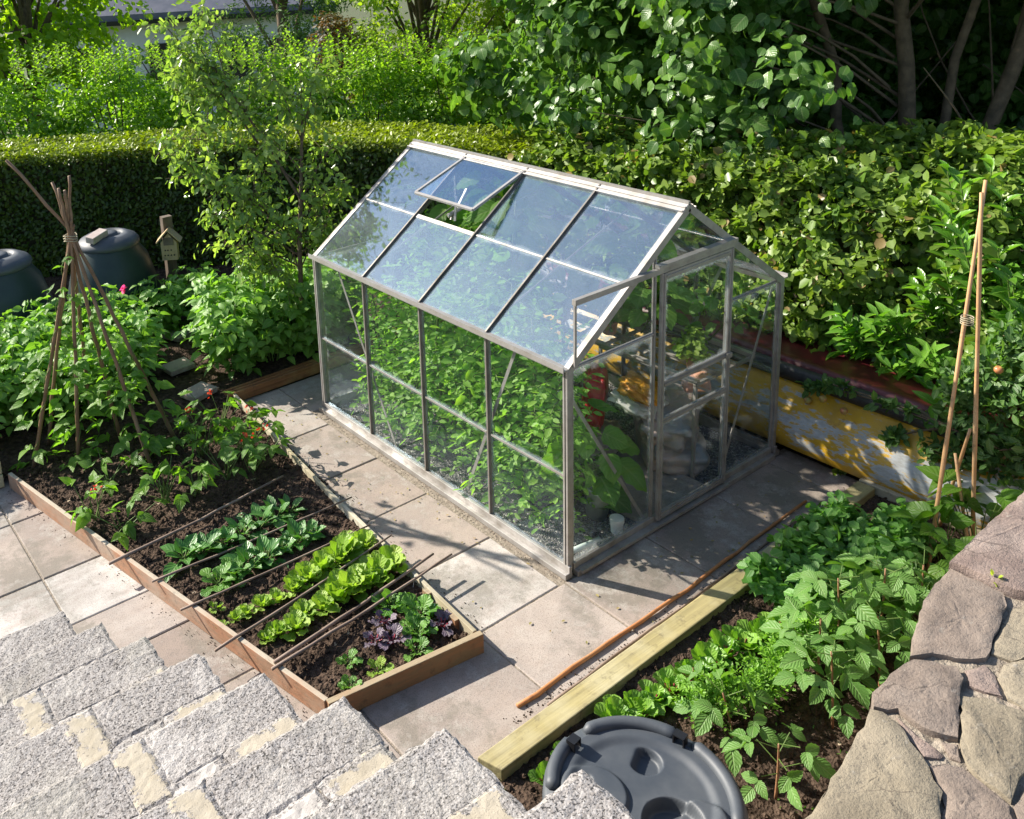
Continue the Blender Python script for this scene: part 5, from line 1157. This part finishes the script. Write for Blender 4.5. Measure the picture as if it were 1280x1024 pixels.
# ================================================================ HEDGES, SHRUBS, TREES
def hedge(name, label, path, th, h, mat, leaf, dens, base=0., tpl='ov', topn=.0, bulge=.10, face=1, group=None, topdens=1.6, wild=0):
    """path: front edge points (left to right seen from the garden); the hedge body lies on the far side"""
    P = [Vector((*p, 0)) for p in path]; o = thing(name, label, 'hedge', (path[0][0], path[0][1], base), group=group); f = Fol(); core = MB(); n_ = len(P)
    nrm = []
    for i in range(n_):
        d = (P[min(i+1, n_-1)]-P[max(i-1, 0)]).normalized(); nrm.append(Vector((d.y, -d.x, 0)))
    H = h if hasattr(h, '__len__') else [h]*n_
    for i in range(n_-1):
        a, b = P[i], P[i+1]; na, nb = nrm[i], nrm[i+1]; L = (b-a).length; hm = (H[i]+H[i+1])/2
        ins = .42 if wild else .12
        q = [a-na*ins, b-nb*ins, b-nb*(th-ins), a-na*(th-ins)]; z0, za, zb = base, base+H[i]-ins, base+H[i+1]-ins
        core.add([(v.x, v.y, z0) for v in q]+[(q[0].x, q[0].y, za), (q[1].x, q[1].y, zb), (q[2].x, q[2].y, zb), (q[3].x, q[3].y, za)], [(0, 1, 5, 4), (1, 2, 6, 5), (2, 3, 7, 6), (3, 0, 4, 7), (4, 5, 6, 7)])
        for kind, area, dm in (('f', L*hm, 1), ('t', L*th, topdens), ('b', L*hm, .25)):
            n = int(area*dens*dm); 
            if n == 0: continue
            u = rng.random(n); v = rng.random(n); dep = -rng.random(n)**1.5*.13
            A = np.array(a); B = np.array(b); NA = np.array(na); NB = np.array(nb); base_p = A+(B-A)*u[:, None]; nn = unit(NA+(NB-NA)*u[:, None]); hh = H[i]+(H[i+1]-H[i])*u
            if kind == 'f': p = base_p+np.stack([0*u, 0*u, v*hh], 1); out = nn
            elif kind == 'b': p = base_p-nn*th+np.stack([0*u, 0*u, v*hh], 1); out = -nn
            else: p = base_p-nn*(v*th)[:, None]+np.stack([0*u, 0*u, hh], 1); out = np.broadcast_to(np.array([0, 0, 1.]), p.shape)
            bz = np.array([mn.noise(Vector(q*1.4))*.6+mn.noise(Vector(q*4.))*.5+(mn.noise(Vector(q*9.))*.3 if wild else 0) for q in p])*bulge
            if wild and kind == 'f': bz = bz+np.maximum(0, 1.05-p[:, 2])*.42
            p = p+out*(dep+bz)[:, None]+np.array([0, 0, base]); ax, nr = leafdir(out if not wild else unit(out*.5+rv(n, .45)), .2 if kind != 't' else -.3, .9, .4)
            cl = np.array([mn.noise(Vector(q*2.3+3)) for q in p])*.5+.5; f.add(tpl, p, ax, nr, leaf*((.65+.7*rng.random(n)) if not wild else (.5+1.1*rng.random(n)**2)), np.clip((cl*.6+rng.random(n)*.5-.05) if wild else ((.45+cl*.3+rng.random(n)*.35) if kind == 't' else (np.maximum(0, v*1.0-.93)*6+cl*.12+rng.random(n)*.16)), 0, 1))  # clipped top yellower like new growth; its shaded front darkened in leaf colour
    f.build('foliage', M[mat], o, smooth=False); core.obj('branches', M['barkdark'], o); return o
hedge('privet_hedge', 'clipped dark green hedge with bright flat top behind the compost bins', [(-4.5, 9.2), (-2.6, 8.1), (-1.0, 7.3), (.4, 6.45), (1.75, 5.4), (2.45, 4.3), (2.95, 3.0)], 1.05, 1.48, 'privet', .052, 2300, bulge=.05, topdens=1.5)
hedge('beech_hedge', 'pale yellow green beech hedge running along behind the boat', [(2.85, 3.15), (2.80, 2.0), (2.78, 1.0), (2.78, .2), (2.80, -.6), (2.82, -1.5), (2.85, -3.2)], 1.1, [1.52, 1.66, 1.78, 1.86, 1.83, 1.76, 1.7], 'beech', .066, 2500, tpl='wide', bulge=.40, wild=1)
hedge('shrub_belt', 'dark shrubbery just visible beyond the hazel trunks', [(9.0, 6.2), (8.6, 3.5), (8.3, 1.0), (8.1, -1.5), (8.0, -5.5)], 1.3, [2.6, 2.9, 3.0, 3.0, 3.0], 'hazel', .12, 420, tpl='wide', bulge=.5, wild=1)
# loose privet row behind the clipped hedge: separate shrubs
PRV = [(-3.6, 12.6, 1.5), (-2.2, 12.3, 1.5), (-.9, 11.9, 1.45), (.3, 11.3, 1.5), (1.5, 10.6, 1.5), (2.6, 9.9, 1.45), (3.7, 9.2, 1.35), (4.7, 8.4, 1.3), (5.6, 7.6, 1.2), (6.4, 6.8, 1.15)]
for i, (x, y, r) in enumerate(PRV):
    top = 2.15-.03*i; zb = -.3; base = (x, y, zb)
    o = thing('privet_shrub', f'{ords[i]} loose shrub from the left in the taller row behind the clipped hedge', 'shrub', base, group='shrubs behind the clipped hedge'); f = Fol(); m = MB()
    cen = ellipsoid_pts((x, y, .75), (.98, .85, 1.15), 130, .7); cen[:, 2] = np.minimum(cen[:, 2], top-.15); clumps(f, 'ov', cen, .26, 60, .085, -.3, .5, (x, y, .5))
    # upright shoots along the top
    ns = 46; sp = np.stack([x+rng.uniform(-.9, .9, ns), y+rng.uniform(-.8, .8, ns), top-.25+rng.random(ns)*.2], 1)
    for s0 in sp:
        hgt_ = rng.uniform(.15, .38); k = 13; t = np.linspace(0, 1, k); a = np.arange(k)*1.9; d = np.stack([np.cos(a), np.sin(a), .6+0*a], 1); q = s0+np.stack([0*t, 0*t, t*hgt_], 1); f.add('ov', q, unit(d), unit(np.array([0, 0, 1])-d*.3+rv(k, .2)), .07, .4+.6*rng.random(k)); m.tube([s0, s0+np.array([0, 0, hgt_])], .004, 4, False)
    for c in cen[:26]: m.tube(bez(base, c, (0, 0, .2), 4), [.03, .02, .012, .006], 5, False)
    f.build('foliage', M['privet_far'], o, smooth=False); m.obj('stem', M['bark'], o)
# far trees
tree('maple_tree', 'bright yellow green broadleaved tree at the top left corner', 'tree', (2.2, 17.8, -1.6), (2.3, 17.6, 4.5), .2, (2.2, 17.4, 3.0), (2.4, 1.8, 2.9), 130, 75, .42, .15, 'wide', M['maple'], zmin=-.95, lo=.5)
tree('maple_tree', 'darker leafy tree left of the white house', 'tree', (.2, 18.5, -1.7), (.3, 18.3, 4.5), .2, (.1, 18.6, 2.4), (2.0, 1.8, 3.0), 110, 70, .42, .15, 'ov', M['pear'], zmin=-.95, lo=.5)
tree('shrub_tree', 'shady green tree in front of the white house wall', 'tree', (4.0, 15.2, -1.4), (4.1, 15.2, 1.2), .08, (4.0, 15.3, .25), (1.3, .9, 1.4), 80, 70, .3, .12, 'ov', M['privet_far'], lo=.5)
tree('conifer_tree', 'dark feathery conifer right of the white house', 'conifer', (5.4, 12.2, -1.1), (5.4, 12.2, 5.5), .16, (5.4, 12.1, 2.1), (1.25, 1.15, 3.4), 170, 110, .26, .10, 'thin', M['conifer'], lo=.6, droop=.2)
tree('red_shrub', 'reddish brown shrub beside the conifer', 'shrub', (5.05, 9.9, -.8), (5.05, 9.85, 2.2), .05, (5.05, 9.8, 1.7), (.42, .4, 1.2), 34, 60, .2, .07, 'ov', M['redleaf'], lo=.4)
tree('golden_tree', 'yellow green tree above the middle of the hedge', 'tree', (7.0, 10.0, -1.0), (7.0, 10.0, 5.0), .15, (6.8, 9.7, 2.3), (2.0, 1.5, 2.6), 180, 80, .34, .095, 'ov', M['yellowgreen'], zmin=-.9, lo=.6)
tree('shady_tree', 'dark green tree behind the hazel at the top centre', 'tree', (9.8, 8.4, -1.2), (9.8, 8.4, 5.0), .2, (9.6, 8.2, 2.2), (2.2, 2.0, 3.2), 150, 70, .45, .13, 'ov', M['privet'], zmin=-.95, lo=.6)
# hazel: hanging leaves close by, hollow dark inside, trunks at the right
def hazel():
    base = (4.9, .7, 0); o = thing('hazel_tree', 'large dark hazel with big round leaves and several brown trunks behind hedge', 'tree', base); f = Fol(); m = MB()
    tr = [((4.85, .55, 0), (4.75, .75, 4.5), .085), ((5.0, .45, 0), (5.35, .35, 4.6), .05), ((5.0, .40, 0), (5.75, -.25, 4.4), .075), ((4.8, .7, 0), (4.2, 1.6, 4.6), .06), ((5.1, .5, 0), (6.4, .1, 4.4), .03), ((5.2, .3, 0), (5.9, -1.2, 4.2), .035)]
    for a, b, r in tr: m.tube([q+np.array([0, 0, 0])+rng.normal(size=3)*.03*(0 < k < 8) for k, q in enumerate(bez(a, b, (0, 0, .0), 9))], [r*(1-.5*k/8) for k in range(9)], 9)
    for k in range(16):
        a = np.array([5.0+rng.normal()*.5, .6+rng.normal()*.7, rng.uniform(.3, 1.6)]); b = a+np.array([rng.normal()*.5, rng.normal()*.6, rng.uniform(.8, 1.8)]); m.tube(bez(a, b, rng.normal(size=3)*.1, 5), [.012, .01, .009, .007, .004], 5, False)
    # canopy; the shade clumps are leaves added to keep sun off the hollow
    top = ellipsoid_pts((4.8, 1.0, 4.2), (2.6, 3.0, 1.2), 150, .4, -.7)
    left = np.stack([rng.uniform(2.9, 4.8, 150), rng.uniform(1.3, 4.2, 150), rng.uniform(1.75, 4.2, 150)], 1)
    left = left[(left[:, 0]*.55+left[:, 1]*.2 > 1.9)]
    hang = np.stack([rng.uniform(2.7, 3.7, 44), rng.uniform(.3, 2.0, 44), rng.uniform(1.95, 3.6, 44)], 1)
    back = np.stack([rng.uniform(5.9, 7.6, 330), rng.uniform(-3.2, 5.0, 330), rng.uniform(.3, 4.4, 330)], 1)
    low = np.stack([rng.uniform(3.6, 5.6, 60), rng.uniform(-2.0, 3.2, 60), rng.uniform(.9, 1.75, 60)], 1)
    shade = np.stack([rng.uniform(4.4, 7.6, 170), rng.uniform(2.3, 5.2, 170), rng.uniform(.4, 5.0, 170)], 1)
    for cen, per, r in ((shade, 55, .5), (top, 55, .42), (left, 40, .34), (hang, 13, .25), (back, 60, .5), (low, 20, .32)):
        clumps(f, 'round', cen, r, int(per*1.35), .105, .9, .3, (5.2, .8, 2.2))
        for c in (cen[::9] if cen is not back and cen is not shade else cen[:0]):
            q = np.array([4.78+rng.uniform(-.05, .05), .72+rng.uniform(-.05, .05), max(.8, min(3.6, c[2]-.5+rng.uniform(-.5, .3)))]); m.tube(bez(q, c, (0, 0, .3), 5), [.018, .014, .01, .006, .003], 4, False)
    f.build('crown', M['hazel'], o); m.obj('trunk', M['bark'], o, smooth=True)
hazel()
def pear():
    base = (.36, 3.42, 0); o = thing('pear_tree', 'slender young pear tree with thin branches in front of the clipped hedge', 'tree', base); f = Fol(); m = MB()
    main = [(.36, 3.42, 0), (.33, 3.38, .6), (.34, 3.36, 1.1), (.44, 3.42, 1.65), (.54, 3.50, 2.15), (.62, 3.6, 2.6)]; m.tube(main, [.026, .023, .02, .016, .011, .006], 8)
    br = [((.40, 3.4, 1.5), (-.10, 4.08, 2.82), .016), ((.36, 3.38, 1.2), (-.50, 4.05, 1.95), .011), ((.30, 3.6, 1.75), (-.32, 4.3, 3.05), .012), ((.2, 3.7, 1.9), (-.45, 4.1, 2.05), .009), ((.34, 3.38, .9), (-.20, 3.68, 1.15), .009), ((.34, 3.38, .8), (.25, 3.5, 1.35), .008), ((.36, 3.38, 1.3), (.75, 3.2, 1.62), .009), ((.4, 3.4, 1.5), (.5, 3.25, 1.25), .008), ((.1, 3.9, 2.3), (.05, 4.2, 3.15), .008), ((.1, 3.88, 2.2), (-.32, 4.2, 2.45), .008), ((.48, 3.45, 1.9), (.75, 3.5, 2.65), .008), ((.45, 3.42, 1.7), (.15, 3.5, 2.1), .008), ((.5, 3.46, 1.95), (.35, 3.7, 2.65), .008), ((.35, 3.4, 1.0), (.7, 3.25, 1.15), .008), ((.2, 3.7, 1.9), (.05, 3.6, 1.45), .007), ((.15, 3.8, 2.1), (.3, 3.9, 2.5), .007), ((-.1, 3.95, 2.3), (-.25, 3.85, 1.75), .006), ((.34, 3.38, 1.0), (-.30, 3.72, 1.45), .009), ((.34, 3.38, 1.1), (-.20, 3.85, 1.75), .009), ((.34, 3.38, .7), (-.12, 3.6, .95), .008), ((.42, 3.4, 1.6), (.1, 3.75, 1.9), .008), ((.38, 3.4, 1.4), (.68, 3.3, 1.9), .008), ((.36, 3.38, .9), (.55, 3.2, 1.3), .007), ((.34, 3.38, .6), (.05, 3.5, 1.1), .007), ((.5, 3.45, 2.0), (.62, 3.4, 2.3), .006), ((.05, 3.95, 2.5), (-.2, 4.1, 2.7), .006)]
    for a, b, r in br:
        pts = bez(a, b, (0, 0, .08), 8); m.tube(pts, [r*(1-.7*k/7) for k in range(8)], 5, False)
        L = np.linalg.norm(np.array(b)-a)
        for k in range(int(L*30)+7):
            t = .30+.7*rng.random()**.8; s0 = np.array([np.interp(t, np.linspace(0, 1, 8), [p[i] for p in pts]) for i in range(3)]); d = unit((rng.normal(size=3)*[1, 1, .7]+[0, 0, -.15])[None])[0]; l = rng.uniform(.08, .34); e = s0+d*l; m.tube([s0, e], .0022, 4, False)
            n = 7; q = s0+(e-s0)*np.linspace(.3, 1.1, n)[:, None]+rv(n, .022); ax, nr = leafdir(np.repeat(d[None], n, 0), .7, .7, .3); f.add('ov', q, ax, nr, .066*(.6+.7*rng.random(n)))
    f.build('crown', M['pear'], o); m.obj('trunk', M['bark'], o, smooth=True)
pear()
def laurel():
    o = thing('laurel_shrub', 'glossy bright green laurel shrub at the right edge behind the canes', 'shrub', (2.95, -1.0, 0)); f = Fol(); m = MB()
    sh = [(2.75, -.62, 1.98), (2.6, -.72, 1.75), (2.7, -.95, 1.9), (2.6, -1.0, 1.6), (2.65, -1.15, 1.35), (2.55, -1.1, 1.1), (2.75, -.85, 1.3), (2.6, -.45, .98), (2.55, -.35, .85), (2.6, -.12, .62), (2.65, -.3, .66), (2.6, -.55, .72), (2.5, -.95, .8), (2.55, -.7, .85), (2.7, -1.25, 1.75), (2.6, -1.35, 1.2), (2.6, -1.4, .8), (2.8, -1.1, 2.05), (2.75, -.5, 1.15), (2.62, -.2, .8), (2.7, .02, .72), (2.55, -1.25, .55), (2.55, -.8, .55)]
    for s in sh:
        for rep in range(3):
            e = np.array(s)+rng.normal(size=3)*.10*(rep > 0); b = np.array([2.98, -1.0+(e[1]+1.0)*.6, e[2]*.45]); pts = bez(b, e, (0, 0, -.05), 6); m.tube(pts, [.012, .010, .008, .007, .006, .004], 5, False)
            n = 15; t = np.linspace(.55, 1, n); q = np.array([np.interp(t, np.linspace(0, 1, 6), [p[i] for p in pts]) for i in range(3)]).T; dr = unit((e-b)[None])[0]; a = np.arange(n)*2.4
            u = np.cross(dr, [0, 0, 1.]); u /= np.linalg.norm(u); v = np.cross(dr, u); rad_ = np.cos(a)[:, None]*u+np.sin(a)[:, None]*v; d = unit(rad_+dr*.8+np.array([0, 0, .25])); f.add('laurel', q, d, unit(dr+np.array([0, 0, .6])-rad_*.2+rv(n, .15)), .135*(.75+.5*rng.random(n)))
    f.build('foliage', M['laurel'], o); m.obj('stem', M['stem'], o, smooth=True)
laurel()
def apple():
    base = (2.2, -1.62, .05); o = thing('apple_tree', 'small apple tree with young fruit hanging over the yellow boat', 'tree', base); f = Fol(); m = MB()
    m.tube([(2.2, -1.62, .05), (2.22, -1.55, .4), (2.24, -1.45, .8), (2.26, -1.38, 1.15)], [.022, .019, .015, .008], 7)
    br = [((2.22, -1.5, .5), (2.12, -.62, .60)), ((2.2, -1.2, .55), (2.1, -.30, .62)), ((2.18, -.9, .6), (2.18, -.12, .50)), ((2.22, -1.5, .45), (2.1, -.95, .42)), ((2.23, -1.45, .75), (2.25, -1.0, .72)), ((2.23, -1.45, .8), (2.3, -1.1, 1.0)), ((2.22, -1.5, .4), (2.12, -1.1, .22)), ((2.24, -1.45, .9), (2.35, -1.3, 1.2)), ((2.23, -1.5, .6), (2.1, -1.25, .55)), ((2.22, -1.5, .6), (2.35, -1.2, .45)), ((2.2, -1.55, .35), (2.2, -1.3, .3)), ((2.2, -1.0, .55), (2.12, -.7, .38)), ((2.24, -1.4, 1.0), (2.4, -1.15, 1.15)), ((2.23, -1.5, .5), (2.25, -1.02, .35)), ((2.23, -1.5, .7), (2.2, -1.0, .9)), ((2.23, -1.5, .6), (2.15, -.98, .6))]
    tips = []
    for a, b in br:
        pts = bez(a, b, (0, 0, .05), 8); m.tube(pts, [.010*(1-.6*k/7) for k in range(8)], 5, False); L = np.linalg.norm(np.array(b)-a)
        for t in list((rng.random(int(L*13)+3)*.8+.2) if b[1] < -.9 or b[1] > -.1 and False else (rng.random(4)*.22+.78))+[1.0]:
            s0 = np.array([np.interp(t, np.linspace(0, 1, 8), [p[i] for p in pts]) for i in range(3)]); n = 11 if b[1] > -.9 else 20; d = unit(rv(n)+np.array([-.2, 0, .25])); f.add('ov', s0+rv(n, .012 if b[1] > -.9 else .045), d, unit(np.array([-.3, .1, .8])+rv(n, .4)), .068*(.7+.5*rng.random(n))); tips.append(s0)
    f.build('crown', M['apple'], o); m.obj('trunk', M['bark'], o, smooth=True)
    for p in ((2.1, -.28, .50), (2.1, -.42, .47), (2.15, -.15, .42), (2.2, -1.22, 1.02), (2.25, -1.15, .72), (2.2, -1.3, .50)):
        q = MB(); q.lathe([(0, -.022), (.014, -.02), (.024, -.006), (.024, .008), (.014, .02), (.003, .016), (0, .014)], p, 14); q.obj('apple', M['fruit'], o, smooth=True)
apple()
def house():
    c = np.array([8.9, 25.0]); o = thing('white_house', 'white rendered house with slate roof glimpsed beyond the trees', 'house', (c[0], c[1], -2.6), rz=rad(-33))
    # local: x along the front, y away
    def loc(nm, mb, mat): return mesh(nm, mb.V, mb.F, M[mat], o, (0, 0, 0))
    m = MB(); m.box((0, 3, 2.1), (9.5, 6, 4.2)); loc('wall', m, 'render_white')
    m = MB(); m.add([(-5.2, -.5, 4.05), (5.2, -.5, 4.05), (5.2, 3, 6.6), (-5.2, 3, 6.6), (-5.2, 6.5, 4.05), (5.2, 6.5, 4.05), (-5.2, -.5, 4.25), (5.2, -.5, 4.25), (5.2, 3, 6.8), (-5.2, 3, 6.8), (-5.2, 6.5, 4.25), (5.2, 6.5, 4.25)], [(6, 7, 8, 9), (9, 8, 11, 10), (1, 0, 3, 2), (2, 3, 4, 5), (0, 1, 7, 6), (4, 10, 11, 5), (0, 6, 9, 3), (3, 9, 10, 4), (1, 2, 8, 7), (2, 5, 11, 8)]); loc('roof', m, 'roofslate')
    m = MB(); m.box((0, -.55, 4.0), (10.4, .14, .14)); loc('gutter', m, 'black')
    for x in (-3.2, -.4, 1.9, 3.6):
        m = MB(); m.box((x, -.03, 2.6), (1.0, .08, 1.3)); w_ = loc('window', m, 'windowdark'); m = MB(); m.box((x, -.05, 1.92), (1.2, .16, .08)); s_ = mesh('sill', m.V, m.F, M['render_white'], w_, (0, 0, 0))
house()
# fallen bits of straw on the soil
print('polys', sum(len(me.polygons) for me in D.meshes))
